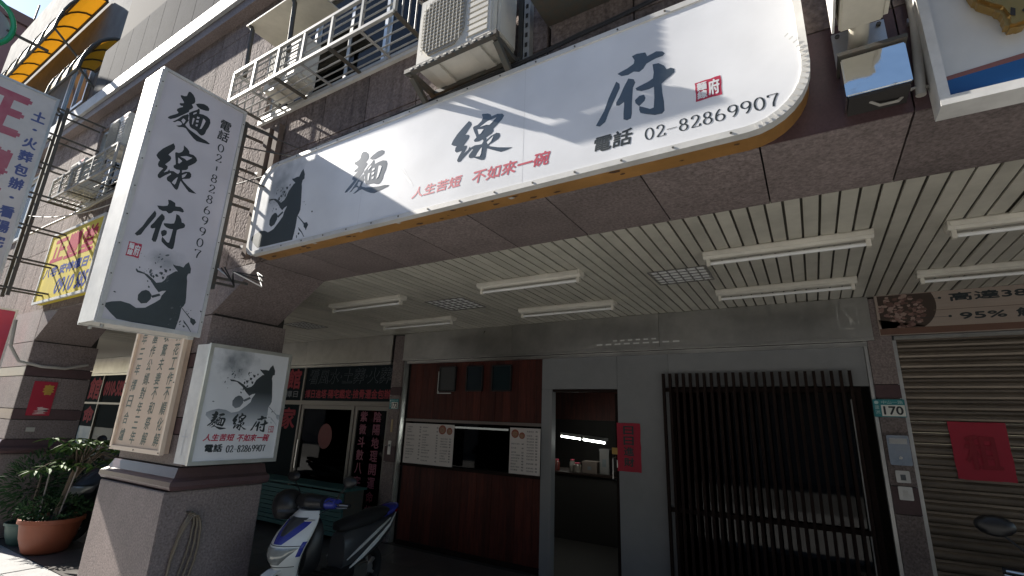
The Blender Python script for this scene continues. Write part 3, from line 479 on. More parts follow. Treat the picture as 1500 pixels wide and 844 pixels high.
# menus
def menu(x0, x1, z0, z1, bowls, label, cols, seed):
    rnd = random.Random(seed)
    T = thing('menu_board', ((x0+x1)/2, YW-0.07, z0), label, 'menu', 'menus at the serving hatch')
    MB().box(x0, x1, YW-0.075, YW-0.068, z0, z1).build('sheet', PAPER, T)
    fn = front(YW-0.075)
    for bx, bz, r in bowls:
        polys_part('bowl_print', [[(bx+r*math.cos(t*0.4), bz+r*0.95*math.sin(t*0.4)) for t in range(16)]], fn, mat('bowl_red', (0.22, 0.03, 0.02), 0.4, noise=0.6, nscale=60, col2=(0.5, 0.2, 0.1)), T, 0.0008)
        polys_part('bowl_print', [[(bx+r*.7*math.cos(t*0.4), bz-0.004+r*.62*math.sin(t*0.4)) for t in range(16)]], fn, mat('bowl_food', (0.40, 0.24, 0.14), 0.4, noise=0.8, nscale=80, col2=(0.15, 0.05, 0.03)), T, 0.003)
    b = MB(); dishes = '麵線羹肉乾滷蛋湯魚豆腐飯青菜大腸蚵仔小中加辣油飯貢丸花枝'
    for (u0, u1, zt) in cols:
        z = zt
        while z > z0+0.05:
            s = ''.join(rnd.choice(dishes) for _ in range(rnd.randint(3, 6)))
            L = 0.024*len(s); text(s, u0, min(u0+L, u1-0.06), z-0.018, z, fn, INK, None, 0.0, 0, 0.002, b=b)
            text(str(rnd.choice((35, 40, 45, 50, 55, 60, 70))), u1-0.04, u1-0.012, z-0.018, z, fn, INK, None, 0.0006, 0, 0.002, b=b)
            z -= rnd.choice((0.034, 0.034, 0.05))
    b.build('menu_print', INK, T, fix=False)
menu(-5.04, -4.16, 1.062, 1.60, [(-4.36, 1.53, 0.065), (-4.235, 1.515, 0.05)], 'wide printed menu sheet at the left of the serving hatch', [(-5.0, -4.73, 1.56), (-4.71, -4.42, 1.56), (-4.38, -4.19, 1.42)], 3)
menu(-3.275, -2.845, 1.062, 1.60, [(-3.20, 1.53, 0.055), (-3.10, 1.51, 0.042)], 'narrow printed menu sheet at the right of the serving hatch', [(-3.25, -3.06, 1.42), (-3.03, -2.87, 1.57)], 5)
# grey board wall with door opening
G = thing('grey_partition', (-1.6, YW, 0), 'plain grey board wall with a dark open doorway', 'wall')
piece('board', G, -2.857, -2.752, YW-0.03, YW+0.05, 0, 2.075, GREYB); piece('board', G, -2.857, -1.885, YW-0.03, YW+0.05, 2.078, 2.49, GREYB)
piece('board', G, -1.882, -1.30, YW-0.03, YW+0.05, 0, 2.49, GREYB); piece('board', G, -1.297, 0.466, YW-0.03, YW+0.05, 2.10, 2.49, GREYB)
piece('door_jamb', G, -2.749, -2.715, YW-0.035, YW+0.07, 0, 2.075, mat('jamb', (0.25, 0.25, 0.25), 0.5)); piece('door_header', G, -2.712, -1.887, YW-0.02, YW+0.06, 2.045, 2.074, LATT)
# open sliding door leaf seen inside the doorway
D = thing('door_leaf', (-1.93, YW, 0), 'dark door edge with yellow latch plate beside the red couplet', 'door')
MB().box(-1.95, -1.89, YW+0.07, YW+0.9, 0.01, 2.03).build('leaf', LATT, D)
MB().box(-1.99, -1.89, YW+0.05, YW+0.068, 1.36, 1.43).build('latch_plate', mat('yellow_tag', (0.55, 0.33, 0.06), 0.4), D)
MB().tube([(-1.945, YW+0.05, 1.33), (-1.97, YW+0.02, 1.32), (-1.97, YW+0.02, 1.10), (-1.945, YW+0.05, 1.09)], 0.008).build('handle', STEEL, D)
MB().box(-1.935, -1.915, YW+0.05, YW+0.06, 1.22, 1.30).build('lock', STEEL, D)
# shop interior
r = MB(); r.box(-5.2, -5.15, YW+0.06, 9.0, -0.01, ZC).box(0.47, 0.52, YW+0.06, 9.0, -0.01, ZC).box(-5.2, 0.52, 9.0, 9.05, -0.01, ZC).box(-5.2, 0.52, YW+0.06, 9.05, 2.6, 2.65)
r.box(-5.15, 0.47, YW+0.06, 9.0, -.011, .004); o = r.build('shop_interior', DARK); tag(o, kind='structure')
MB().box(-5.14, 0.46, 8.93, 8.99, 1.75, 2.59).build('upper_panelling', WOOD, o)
def lit(a, b_, label):
    a = Vector(a); b_ = Vector(b_); T = thing('lit_tube_lamp', (a+b_)/2, label, 'lamp', 'lit tubes inside the noodle shop'); d = (b_-a).normalized(); u = Vector((0, 0, .045))
    MB().tube([a, b_], .014).build('tube', TUBEON, T)
    MB().bar(a-d*.03+u, b_+d*.03+u, .05, .035).build('housing', ALUW, T)
    for q in (a-d*.014, b_+d*.014): MB().bar(q+Vector((0, 0, -.018)), q+u*.6, .02).build('lamp_holder', ALUW, T)
lit((-5.0, 6.3, 1.553), (-3.86, 6.3, 1.551), 'bright tube lamp glowing behind the serving hatch')
lit((-3.88, 8.17, 1.45), (-3.07, 7.15, 1.45), 'left of two bright tubes seen through the open doorway')
lit((-2.97, 7.02, 1.45), (-2.32, 6.19, 1.45), 'right of two bright tubes seen through the open doorway')
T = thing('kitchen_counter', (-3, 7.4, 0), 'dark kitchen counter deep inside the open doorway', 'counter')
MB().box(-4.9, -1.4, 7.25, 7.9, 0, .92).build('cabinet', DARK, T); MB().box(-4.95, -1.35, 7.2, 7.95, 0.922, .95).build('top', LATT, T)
def jar(x, y, r, h, m, label):
    T = thing('jar', (x, y, .952), label, 'jar', 'things on the kitchen counter')
    MB().lathe([(0, 0), (r, 0), (r*1.02, h*.3), (r, h*.75), (r*.7, h*.85), (r*.7, h*.9), (0, h*.9)], 14).build('body', m, T, smooth=True).location = (0, 0, 0)
    MB().lathe([(0, h*.9), (r*.75, h*.9), (r*.75, h), (0, h)], 14).build('lid', REDP, T, smooth=True).location = (0, 0, 0)
jar(-3.58, 7.35, .05, .17, mat('jar_red', (0.10, 0.02, 0.015), 0.3), 'small red jar at the left end of the kitchen counter')
jar(-3.22, 7.35, .06, .14, mat('jar_pale', (0.16, 0.14, 0.12), 0.3), 'pale jar with red lid in the middle of the kitchen counter')
jar(-3.33, 7.40, .045, .18, mat('jar_pale', (0.16, 0.14, 0.12), 0.3), 'slim pale jar beside the box on the kitchen counter')
def carton(x, y, z, w_, d, h, m, label):
    T = thing('carton', (x, y, z), label, 'box', 'things on the kitchen counter')
    MB().box(x-w_/2, x+w_/2, y-d/2, y+d/2, z, z+h).build('body', m, T, bevel=0.004)
    MB().box(x-w_/2-.004, x+w_/2+.004, y-d/2-.004, y+d/2+.004, z+h-.03, z+h+.003).build('lid', m, T)
    polys_part('print', [rect(x-.03, x+.03, z+h*.3, z+h*.6)], front(y-d/2), INKM, T, .003)
carton(-3.0, 7.4, .952, .24, .2, .17, mat('carton_tan', (0.12, 0.09, 0.075), 0.7), 'tan carton on the kitchen counter inside the doorway')
carton(-2.78, 7.45, .952, .15, .2, .36, mat('carton_white', (0.14, 0.13, 0.125), 0.7), 'tall pale carton on the kitchen counter by the door leaf')
carton(-4.13, 5.72, 1.057, .16, .18, .07, mat('carton_white', (0.14, 0.13, 0.125), 0.7), 'small white box at the hatch beside the wide menu')
T = thing('paper_towel', (-3.72, 5.75, 1.056), 'slim pale dispenser standing in the serving hatch', 'dispenser')
MB().tube([(-3.74, 5.75, 1.056), (-3.71, 5.75, 1.30)], .012).build('body', mat('pale_plastic', (0.6, 0.6, 0.6), 0.4), T); MB().lathe([(0, 0), (.03, 0), (.03, .02), (0, .025)], 12, (-3.74, 5.75, 1.056)).build('foot', BLACK, T)
# red paper couplet on grey wall
def paper(x0, x1, z0, z1, y, label, s, m_t, fnk=None, cat='poster'):
    T = thing('red_poster', ((x0+x1)/2, y, z0), label, cat)
    b = MB(); n = 6; rnd = random.Random(int(abs(x0)*100))
    rows = [[(x0+(x1-x0)*i/n+rnd.uniform(-.003, .003), y-rnd.uniform(0.002, 0.012), z0+(z1-z0)*j/8+rnd.uniform(-.003, .003)) for i in range(n+1)] for j in range(9)]
    k = 0
    for j in range(9): b.v += rows[j]
    for j in range(8):
        for i in range(n): b.f.append((j*(n+1)+i, j*(n+1)+i+1, (j+1)*(n+1)+i+1, (j+1)*(n+1)+i))
    b.build('sheet', REDPAPER, T, smooth=True, fix=False)
    w_ = (x1-x0)*.42; h = (z1-z0)/(len(s)+.6)
    if s: column(s, (x0+x1)/2, z1-(z1-z0)*.07, h, w_, h*.78, front(y-0.014), m_t, T, bold=.0025)
    return T
paper(-1.895, -1.63, 1.195, 1.705, YW-0.032, 'narrow red paper couplet on the grey board beside the doorway', '日日進財', INK)
# lattice screen
T = thing('lattice_screen', (-0.5, YW-0.1, 0), 'dark brown vertical wood lattice in front of the dark window', 'lattice')
for i in range(25): x = -1.345+i*0.0698; piece('slat', T, x-0.013, x+0.013, YW-0.10, YW-0.06, 0.02, 2.235, LATT)
for z in (0.12, 0.87, 2.065): piece('rail', T, -1.36, 0.345, YW-0.058, YW-0.032, z-0.02, z+0.02, LATT)
T = thing('shop_window', (-0.5, YW, 0), 'large dark window behind the lattice with a pale strip as frame highlight', 'window')
MB().box(-1.29, 0.30, YW+0.0, YW+0.008, 0.06, 2.05).build('pane', DKGL, T)
F = MB(); ring(F, rect(-1.295, 0.40, 0.0, 2.095), rect(-1.25, 0.355, 0.06, 2.04), lambda u, v, d: (u, d, v), YW-0.012, YW+0.04); F.build('frame', LATT, T)
MB().box(0.31, 0.335, YW-0.03, YW-0.013, 0.35, 1.98).build('stile_highlight', ALUW, T)  # pale strip stands in for a reflected highlight on the window frame
# door plates
def plate(x0, x1, z0, z1, s, label):
    T = thing('house_number_plate', ((x0+x1)/2, YW-0.08, z0), label, 'number plate', 'green house number plates')
    y = YW-0.085; MB().box(x0, x1, y, y+0.01, z0, z1).build('plate', PLATEG, T, bevel=.003)
    w_ = x1-x0; h = z1-z0
    polys_part('white_field', [rect(x0+w_*.25, x1-w_*.02, z0+h*.05, z0+h*.68)], front(y), mat('plate_white', (0.72, 0.72, 0.66), 0.4), T, .0015)
    text(s, x0+w_*.32, x1-w_*.09, z0+h*.14, z0+h*.60, front(y), INK, T, .0025, 0, .003)
    text('中山一路', x0+w_*.28, x1-w_*.06, z0+h*.74, z0+h*.93, front(y), mat('plate_txt', (0.45, 0.6, 0.58), .5), T, 0, 0, .0008)
    polys_part('emblem', [[(x0+w_*.12+w_*.07*math.cos(t*.5), z0+h*.82+h*.1*math.sin(t*.5)) for t in range(12)]], front(y), mat('plate_txt', (0.45, 0.6, 0.58), .5), T, .0008)
    column('蘆洲', x0+w_*.12, z0+h*.66, h*.28, w_*.14, h*.22, front(y), mat('plate_txt', (0.45, 0.6, 0.58), .5), T, 0, 0, .0008)
plate(0.465, 0.69, 1.83, 1.98, '170', 'green house number plate reading 170 by the closed shutter')
plate(-5.40, -5.22, 1.79, 1.935, '172', 'green house number plate reading 172 on the pier by the wood front')
T = thing('intercom_box', (0.585, YW-0.08, 1.44), 'dented stainless letter box on the pier under the 170 plate', 'letter box')
MB().box(0.515, 0.665, YW-0.16, YW-0.071, 1.44, 1.68).build('body', STEELM, T, bevel=.006); MB().box(0.53, 0.65, YW-0.168, YW-0.161, 1.61, 1.655).build('flap', STEEL, T); MB().tube([(0.59, YW-.175, 1.50), (0.59, YW-.16, 1.50)], .012).build('lock', STEEL, T)
for i, (z0, z1, lb) in enumerate(((1.30, 1.395, 'upper doorbell button panel under the stainless letter box'), (1.165, 1.27, 'lower switch panel under the stainless letter box'))):
    T = thing('doorbell_panel', (0.585, YW-.08, z0), lb, 'doorbell', 'button panels on the pier')
    MB().box(0.545, 0.64, YW-0.086, YW-0.071, z0, z1).build('panel', ALU, T, bevel=.004); MB().box(0.575, 0.61, YW-0.092, YW-0.087, z0+.02, z1-.03).build('button', INKM if i == 0 else ALUW, T)
T = thing('tag_plate', (-5.3, YW-.08, 1.4), 'small yellowed strip on the pier below the 172 plate', 'label'); MB().box(-5.335, -5.30, YW-.078, YW-.0705, 1.46, 1.64).build('strip', mat('strip_tan', (0.40, 0.30, 0.16), .5), T)
T = thing('doorbell_panel', (-5.3, YW-.08, 1.1), 'small steel bell panel on the pier left of the wood front', 'doorbell', 'button panels on the pier'); MB().box(-5.35, -5.29, YW-.082, YW-.0705, 1.15, 1.34).build('panel', ALU, T, bevel=.003); MB().box(-5.335, -5.305, YW-.086, YW-.0825, 1.26, 1.29).build('button', INKM, T)
# ================================================================ right neighbour: roller shutter and banner
T = thing('roller_shutter', (1.6, YW, 0), 'closed brown corrugated roller shutter', 'shutter')
prof = [(0.0, 0.0), (0.008, 0.004), (0.022, 0.014), (0.026, 0.03), (0.024, 0.05), (0.012, 0.066), (0.004, 0.07), (0.004, 0.088)]
b = MB(); b.loft([[(x, -d, z) for d, z in prof]+[(x, 0.01, 0.088), (x, 0.01, 0.0)] for x in (0.712, 3.6)]); sm = b.mesh('slat', SHUT)
for i in range(28): link('slat', sm, T, (0, YW-0.01, 0.03+i*0.0885))
MB().box(0.70, 3.6, YW-0.05, YW-0.005, 2.51, 2.535).build('top_rail', STEEL, T); MB().box(0.712, 3.6, YW-0.04, YW, 0.0, 0.03).build('bottom_bar', ALU, T)
T_ = paper(0.95, 1.30, 1.36, 1.805, YW-0.04, 'large red paper notice pasted on the brown roller shutter', '', INK)
text('租', 1.03, 1.23, 1.44, 1.70, front(YW-0.053), mat('faint_red', (0.24, 0.008, 0.02), .7), T_, .006, name='faint_print')
T = thing('banner', (1.8, YW-.1, 2.54), 'wood-look food banner with a bowl of chopped meat over the shutter', 'banner')
fb = YW-0.09
MB().box(0.60, 3.6, fb, YW-0.052, 2.54, ZC-0.0008).build('board', mat('banner_wood', (0.36, 0.29, 0.24), 0.6, noise=0.35, nscale=5, stretch=(.6, 1, 9)), T)
fn = front(fb)
polys_part('dark_edge', [rect(0.605, 3.59, 2.545, 2.60)], fn, mat('banner_brown', (0.15, 0.075, 0.05), 0.6, noise=.4), T, .001)
polys_part('plank_line', [rect(1.0, 3.59, 2.738, 2.743)], fn, mat('banner_line', (0.16, 0.11, 0.08), .7), T, .001)
polys_part('bowl_print', [[(0.80+.225*math.cos(R(a)), 2.80+.235*math.sin(R(a))) for a in range(-150, 28, 8)]+[(1.0, 2.90), (0.62, 2.90), (0.62, 2.60)]], fn, mat('bowl_brown', (0.05, 0.032, 0.022), .6), T, .0008)
rnd = random.Random(11); chunks = [[], [], []]
for i in range(130):
    a = rnd.uniform(0, 6.28); rr = math.sqrt(rnd.random()); u = 0.785+rr*.165*math.cos(a); v = 2.765+rr*.16*math.sin(a)
    if u < .615 or v > 2.89 or v < 2.605: continue
    s = rnd.uniform(.012, .027); t0 = rnd.uniform(0, 3)
    chunks[rnd.randrange(3)].append([(u+s*rnd.uniform(.7, 1.2)*math.cos(t0+q*1.257), v+s*.7*rnd.uniform(.6, 1.2)*math.sin(t0+q*1.257)) for q in range(5)])
for q, col in enumerate(((0.24, 0.14, 0.115), (0.13, 0.07, 0.055), (0.34, 0.24, 0.20))): polys_part('meat_chunk_print', chunks[q], fn, mat('meat%d' % q, col, .5, noise=.4, nscale=40), T, .0012+q*.00002, .00006)
for z, u0, s, u1 in ((2.845, 1.055, '高達38%蛋白質', 2.2), (2.68, 1.10, '95% 鮮肉含量', 2.2)):
    polys_part('pointer', [rect(0.99 if z > 2.8 else 0.86, u0, z-.002, z+.0008), [(u0+.012*math.cos(t*.5), z+.010*math.sin(t*.5)) for t in range(12)]], fn, INK, T, .0012)
    text(s, u0+.065, u1, z-.035, z+.035, fn, INK, T, .003)
# ================================================================ left neighbour: fortune teller's sliding doors
T = thing('sliding_door_front', (-7.3, YW, 0), 'aluminium sliding glass doors with dark lettered transom', 'shopfront')
def frame(q, m, name, f=.04, y=YW, d=.05):
    F = MB(); ring(F, rect(*q), rect(q[0]+f, q[1]-f, q[2]+f, q[3]-f), lambda u, v, dd: (u, dd, v), y, y+d); return F.build(name, m, T)
BRZ = mat('bronze_frame', (0.22, 0.20, 0.18), .4, metal=.5, noise=.2)
TRN = mat('transom_dark', (0.018, 0.026, 0.030), .8, spec=.04)
REDO = mat('red_outline', (0.34, 0.06, 0.075), .7, spec=.1); WHO = mat('pale_outline', (0.20, 0.22, 0.24), .7, spec=.1)
MB().box(-7.58, -5.46, YW+.02, YW+.03, 1.90, 2.49).build('transom_pane', TRN, T); MB().box(-9.0, -7.62, YW+.02, YW+.03, 1.90, 2.49).build('transom_pane', TRN, T)
MB().box(-9.0, -7.62, YW+.02, YW+.03, 0.05, 1.82).build('side_panel', TRN, T)
for x in (-7.62, -9.04): MB().box(x, x+.04, YW-.01, YW+.05, 0, 2.5).build('post', BRZ, T)
MB().box(-9.0, -5.44, YW-.012, YW+.052, 1.825, 1.895).build('transom_bar', BRZ, T); MB().box(-9.0, -5.44, YW-.012, YW+.052, 2.47, 2.50).build('head_rail', BRZ, T)
for a, b_ in ((-7.56, -6.24), (-6.22, -5.46)):
    frame((a, b_, .02, 1.82), BRZ, 'door_frame', .06); MB().box(a+.055, b_-.055, YW+.02, YW+.026, .07, 1.77).build('door_pane', DKGL, T)
MB().box(-7.52, -7.49, YW-.03, YW-.011, .8, 1.25).build('door_handle', STEEL, T)
fn = front(YW+.02)
text('看風水·土葬·火葬', -7.50, -5.52, 2.18, 2.42, fn, WHO, T, .006, .15); text('看風水·土葬·火葬', -7.50, -5.52, 2.18, 2.42, fn, TRN, T, 0.0015, .15, .005)
text('擇日進塔·陽宅鑑定·撿骨遷金包辦', -7.55, -5.50, 1.94, 2.08, fn, REDO, T, .003)
text('館', -8.10, -7.74, 2.10, 2.44, fn, REDO, T, .012); text('擇日', -8.10, -7.76, 1.95, 2.06, fn, WHO, T, .003); text('家', -8.12, -7.74, 1.42, 1.76, fn, REDO, T, .012); text('正豐堂', -8.98, -8.2, 2.1, 2.4, fn, REDO, T, .012)
fn2 = front(YW+.018)
polys_part('lantern_print', [[(-6.88+.17*math.cos(t*.4), 1.33+.2*math.sin(t*.4)) for t in range(16)]], fn2, mat('dull_red', (0.16, 0.03, 0.03), .6, noise=.4), T, .003)
for x, s in ((-6.02, '紫微斗數八字命名'), (-5.72, '陰陽地理開運命相')): column(s, x, 1.74, .19, .15, .15, fn2, mat('dull_pink', (0.22, 0.05, 0.09), .6), T, .004)
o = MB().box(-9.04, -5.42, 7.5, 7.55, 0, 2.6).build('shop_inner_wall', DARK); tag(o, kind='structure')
# teal slatted bench in front of the doors
T = thing('slatted_bench', (-6.6, 4.95, 0), 'low teal slatted bench behind the white scooter', 'bench')
for i in range(9): piece('slat', T, -8.0, -5.55, 4.86-.004*i, 4.89-.004*i, .10+i*.062, .152+i*.062, TEALP)
for i in range(5): piece('seat_slat', T, -8.0, -5.55, 4.87+i*.08, 4.94+i*.08, .665, .69, TEALP)
for x in (-7.9, -6.8, -5.65): MB().box(x, x+.05, 4.92, 5.25, 0, .663).build('leg', IRON, T)
# far shop at the arcade end
T = thing('far_shopfront', (-15, YW, 0), 'far shop with red lettered dark panels and blue posters', 'shopfront')
MB().box(-21, -13.2, YW+.03, YW+.05, 0, 2.5).build('dark_glazing', TRN, T)
for x in (-13.6, -14.6, -16.0, -17.0, -18.2): MB().box(x, x+.05, YW-.01, YW+.029, 0, 2.5).build('post', BRZ, T)
for z in (1.72, 2.46): MB().box(-21, -13.2, YW-.012, YW+.028, z, z+.05).build('rail', BRZ, T)
fn = front(YW+.03)
for (a, b_, z0, z1, s) in ((-16.85, -16.15, 1.85, 2.4, '館'), (-15.9, -14.75, 1.95, 2.3, '0910-585'), (-14.5, -13.7, 1.85, 2.4, '龍'), (-16.8, -16.2, 1.25, 1.65, '命'), (-14.45, -13.8, 1.2, 1.65, '合')): text(s, a, b_, z0, z1, fn, REDO, T, .02)
for (a, b_, z0, z1, m) in ((-16.9, -16.1, .5, 1.15, mat('blue_poster', (0.05, 0.16, 0.28), .4, noise=.5, nscale=2, col2=(.25, .35, .4))), (-14.5, -13.65, .4, 1.1, mat('blue_poster', (0.05, 0.16, 0.28), .4)), (-15.9, -14.8, .35, 1.15, mat('dim_poster', (0.14, 0.14, 0.12), .5, noise=.5))): polys_part('poster', [rect(a, b_, z0, z1)], fn, m, T, .003)
# ================================================================ ceiling fittings
def tube_lamp(x0, x1, y, label):
    T = thing('tube_lamp', ((x0+x1)/2, y, ZC), label, 'ceiling lamp', 'unlit tube lamps under the arcade ceiling')
    b = MB(); z = ZC
    b.loft([[(x, y-.055, z), (x, y-.055, z-.028), (x, y-.028, z-.050), (x, y+.028, z-.050), (x, y+.055, z-.028), (x, y+.055, z)] for x in (x0, x1)]); b.build('housing', LAMPW, T)
    for s in (-1, 1): MB().bar((x0+.01, y+s*.062, z-.026), (x1-.01, y+s*.062, z-.026), .008, .03).build('reflector', LAMPW, T)
    for x in (x0+.03, x1-.03): MB().box(x-.012, x+.012, y-.016, y+.016, z-.098, z-.0505).build('lamp_holder', LAMPW, T)
    MB().tube([(x0+.043, y, z-.080), (x1-.043, y, z-.080)], .013, 10).build('tube', TUBEW, T, smooth=True)
for a, b_, y, lb in ((-.555, .447, 3.55, 'nearest long unlit tube lamp in the front row left of the banner'), (-2.549, -1.516, 3.55, 'front row tube lamp above the serving hatch side'), (-4.64, -3.53, 3.56, 'front row tube lamp nearest the granite pillar'), (.80, 1.85, 3.6, 'front row tube lamp cut by the right picture edge'),
                     (-.642, .427, 4.64, 'back row tube lamp right of the square louvre, near the 170 pier'), (-2.72, -1.60, 4.61, 'back row tube lamp in front of the grey board wall'), (-4.89, -3.68, 4.61, 'back row tube lamp above the scooter and the wood planks'), (.806, 1.85, 4.66, 'back row tube lamp over the meat bowl banner')): tube_lamp(a, b_, y, lb)
LV = mat('louvre_alu', (0.22, 0.215, 0.20), .4, metal=.3)
LVW = mat('diffuser_white', (0.88, 0.88, 0.86), .5)
def louvre(x0, x1, y0, y1, label):
    T = thing('ceiling_louvre', ((x0+x1)/2, (y0+y1)/2, ZC), label, 'ceiling light', 'square louvre lights in the ceiling')
    MB().box(x0+.02, x1-.02, y0+.02, y1-.02, ZC-.004, ZC-.001).build('white_backing', LVW, T)
    for i in range(7): x = x0+(x1-x0)*i/6; piece('louvre_blade', T, x-.005, x+.005, y0, y1, ZC-.011, ZC-.0045, LV)
    for j in range(6):
        y = y0+(y1-y0)*j/5
        piece('cross_blade', T, x0, x1, y-.004, y+.004, ZC-.010, ZC-.005, LV)
louvre(-1.04, -.59, 3.81, 4.21, 'square egg-crate louvre in the ceiling left of the nearest tube lamp'); louvre(-3.50, -3.0, 3.86, 4.32, 'square egg-crate louvre between the tube lamps over the wood front'); louvre(-6.35, -5.9, 4.08, 4.5, 'dim egg-crate louvre at the far left of the ceiling')
# ================================================================ main sign
def smoke(T, fn, u, v, r, n, seed, m, l0=.0012):
    """printed ink-wash cloud: overlapping thin blots"""
    rnd = random.Random(seed); ps = []
    for i in range(n):
        a = rnd.uniform(0, 6.28); d = r*math.sqrt(rnd.random()); cu_, cv = u+d*math.cos(a)*1.3, v+d*math.sin(a); s = r*rnd.uniform(.05, .16)*(1.2-d/r*.8)
        ps.append([(cu_+s*rnd.uniform(.6, 1.25)*math.cos(q*.52), cv+s*rnd.uniform(.6, 1.25)*math.sin(q*.52)) for q in range(12)])
    polys_part('ink_wash', ps, fn, m, T, l0, .00002)
def spatter(T, fn, u, v, r, n, seed, smin=.003, smax=.009):
    rnd = random.Random(seed); ps = []
    for i in range(n):
        a = rnd.uniform(0, 6.28); d = r*math.sqrt(rnd.random()); s = rnd.uniform(smin, smax)*rnd.random(); cu_, cv = u+d*math.cos(a), v+d*math.sin(a); st = rnd.uniform(1, 2.4); ang = rnd.uniform(.5, 2.2)
        pts = []
        for q in range(8):
            x = s*st*math.cos(q*.785); y = s*math.sin(q*.785); pts.append((cu_+x*math.cos(ang)-y*math.sin(ang), cv+x*math.sin(ang)+y*math.cos(ang)))
        ps.append(pts)
    polys_part('ink_spatter', ps, fn, INKM, T, .0006, .00001)
def wash_mat(name, base, ink, cu_, cv, ru, rv, axis):
    """acrylic with a printed ink-wash smudge (flat print)"""
    m = bpy.data.materials.new(name); m.use_nodes = True; t = m.node_tree; b = t.nodes['Principled BSDF']; b.inputs['Roughness'].default_value = .3
    tc = t.nodes.new('ShaderNodeTexCoord'); mp = t.nodes.new('ShaderNodeMapping')
    if axis == 'x': mp.inputs['Location'].default_value = (-cu_/ru, 0, -cv/rv); mp.inputs['Scale'].default_value = (1/ru, 0, 1/rv)
    else: mp.inputs['Location'].default_value = (0, -cu_/ru, -cv/rv); mp.inputs['Scale'].default_value = (0, 1/ru, 1/rv)
    t.links.new(tc.outputs['Object'], mp.inputs['Vector'])
    ln = t.nodes.new('ShaderNodeVectorMath'); ln.operation = 'LENGTH'; t.links.new(mp.outputs[0], ln.inputs[0])
    n = t.nodes.new('ShaderNodeTexNoise'); n.inputs['Scale'].default_value = 9; n.inputs['Detail'].default_value = 5; t.links.new(tc.outputs['Object'], n.inputs['Vector'])
    a = t.nodes.new('ShaderNodeMath'); a.operation = 'MULTIPLY_ADD'; a.inputs[1].default_value = 1.6; t.links.new(n.outputs['Fac'], a.inputs[0]); t.links.new(ln.outputs['Value'], a.inputs[2])
    mr = t.nodes.new('ShaderNodeMapRange'); mr.inputs[1].default_value = .75; mr.inputs[2].default_value = 1.75; mr.inputs[3].default_value = .85; mr.inputs[4].default_value = 0
    t.links.new(a.outputs[0], mr.inputs[0])
    n2 = t.nodes.new('ShaderNodeTexNoise'); n2.inputs['Scale'].default_value = 3.0; n2.inputs['Detail'].default_value = 6; t.links.new(tc.outputs['Object'], n2.inputs['Vector'])
    mr2 = t.nodes.new('ShaderNodeMapRange'); mr2.inputs[1].default_value = .3; mr2.inputs[2].default_value = .8; mr2.inputs[3].default_value = 1.0; mr2.inputs[4].default_value = .82; t.links.new(n2.outputs['Fac'], mr2.inputs[0])
    sc_ = t.nodes.new('ShaderNodeVectorMath'); sc_.operation = 'SCALE'; sc_.inputs[0].default_value = base; t.links.new(mr2.outputs[0], sc_.inputs['Scale'])
    mx = t.nodes.new('ShaderNodeMix'); mx.data_type = 'RGBA'; t.links.new(mr.outputs[0], mx.inputs['Factor']); t.links.new(sc_.outputs[0], mx.inputs['A']); mx.inputs['B'].default_value = (*ink, 1)
    t.links.new(mx.outputs['Result'], b.inputs['Base Color']); return m
def seal(T, u0, u1, v0, v1, fn, l0=.0007):
    rnd = random.Random(4); w_, h = u1-u0, v1-v0; P = []
    for (a, b_, c, d) in ((0, 0, 1, 0), (1, 0, 1, 1), (1, 1, 0, 1), (0, 1, 0, 0)):
        for i in range(5): P.append((u0+w_*(a+(c-a)*i/5+rnd.uniform(-.02, .02)), v0+h*(b_+(d-b_)*i/5+rnd.uniform(-.02, .02))))
    s = polys_part('seal', [P], fn, REDP, T, l0); b = MB(); g = .0012*w_/.11
    for ch, a, c, d, e in (('麵', .08, .44, .52, .92), ('線', .08, .44, .08, .48), ('府', .52, .92, .12, .90)): text(ch, u0+w_*a, u0+w_*c, v0+h*d, v0+h*e, fn, SIGNW, None, g*1.6, 0, l0+.0008, b=b)
    b.build('seal_lettering', SIGNW, s, fix=False)
YS = 2.04
T = thing('main_shop_sign', (-1.85, YS, 2.905), 'long white rounded sign board with ink swordsman and orange underside', 'sign')
out = rrect(-3.84, 0.145, 2.905, 3.70, (.10, .26, .24, .22)); inn = rrect(-3.815, 0.12, 2.93, 3.675, (.085, .24, .22, .20))
MB().prism(out, lambda u, v, d: (u, d, v), YS+.012, YF-.003).build('case', ORANGE, T, smooth=False)
F = MB(); ring(F, rrect(-3.845, 0.15, 2.90, 3.705, (.10, .26, .24, .22)), inn, lambda u, v, d: (u, d, v), YS-.008, YS+.04); F.build('trim', ALUW, T)
SW = wash_mat('main_sign_face', (0.78, 0.785, 0.80), (0.22, 0.25, 0.27), -3.55, 3.5, .36, .24, 'x')
MB().prism(inn, lambda u, v, d: (u, d, v), YS-.001, YS+.011).build('face', SW, T)
# pleated film around the right corner
b = MB()
for i in range(20):
    t = R(-80+i*6.2); t = max(min(t, R(90)), R(-95)); cxx, czz = 0.145-.26, 2.905+.26
    for k_, (u, v) in enumerate([(cxx+.252*math.cos(t), czz+.252*math.sin(t))]): b.bar((cxx+.238*math.cos(t), YS-.011, czz+.238*math.sin(t)), (cxx+.256*math.cos(t), YS-.011, czz+.256*math.sin(t)), .004, .002, up=(0, 1, 0))
b.build('film_pleats', ALUW, T)
fn = front(YS-.001)
glyph('figure', -3.80, -3.21, 2.945, 3.55, fn, mat('figure_ink', (0.045, 0.06, 0.065), .5, noise=.6, nscale=7, col2=(.02, .028, .032)), SIGNW, T, name='ink_figure')
spatter(T, fn, -3.52, 3.35, .12, 40, 1); spatter(T, fn, -3.2, 3.1, .16, 22, 2)
ch_m = mat('main_ink', (0.045, 0.055, 0.06), .22, spec=1.0)
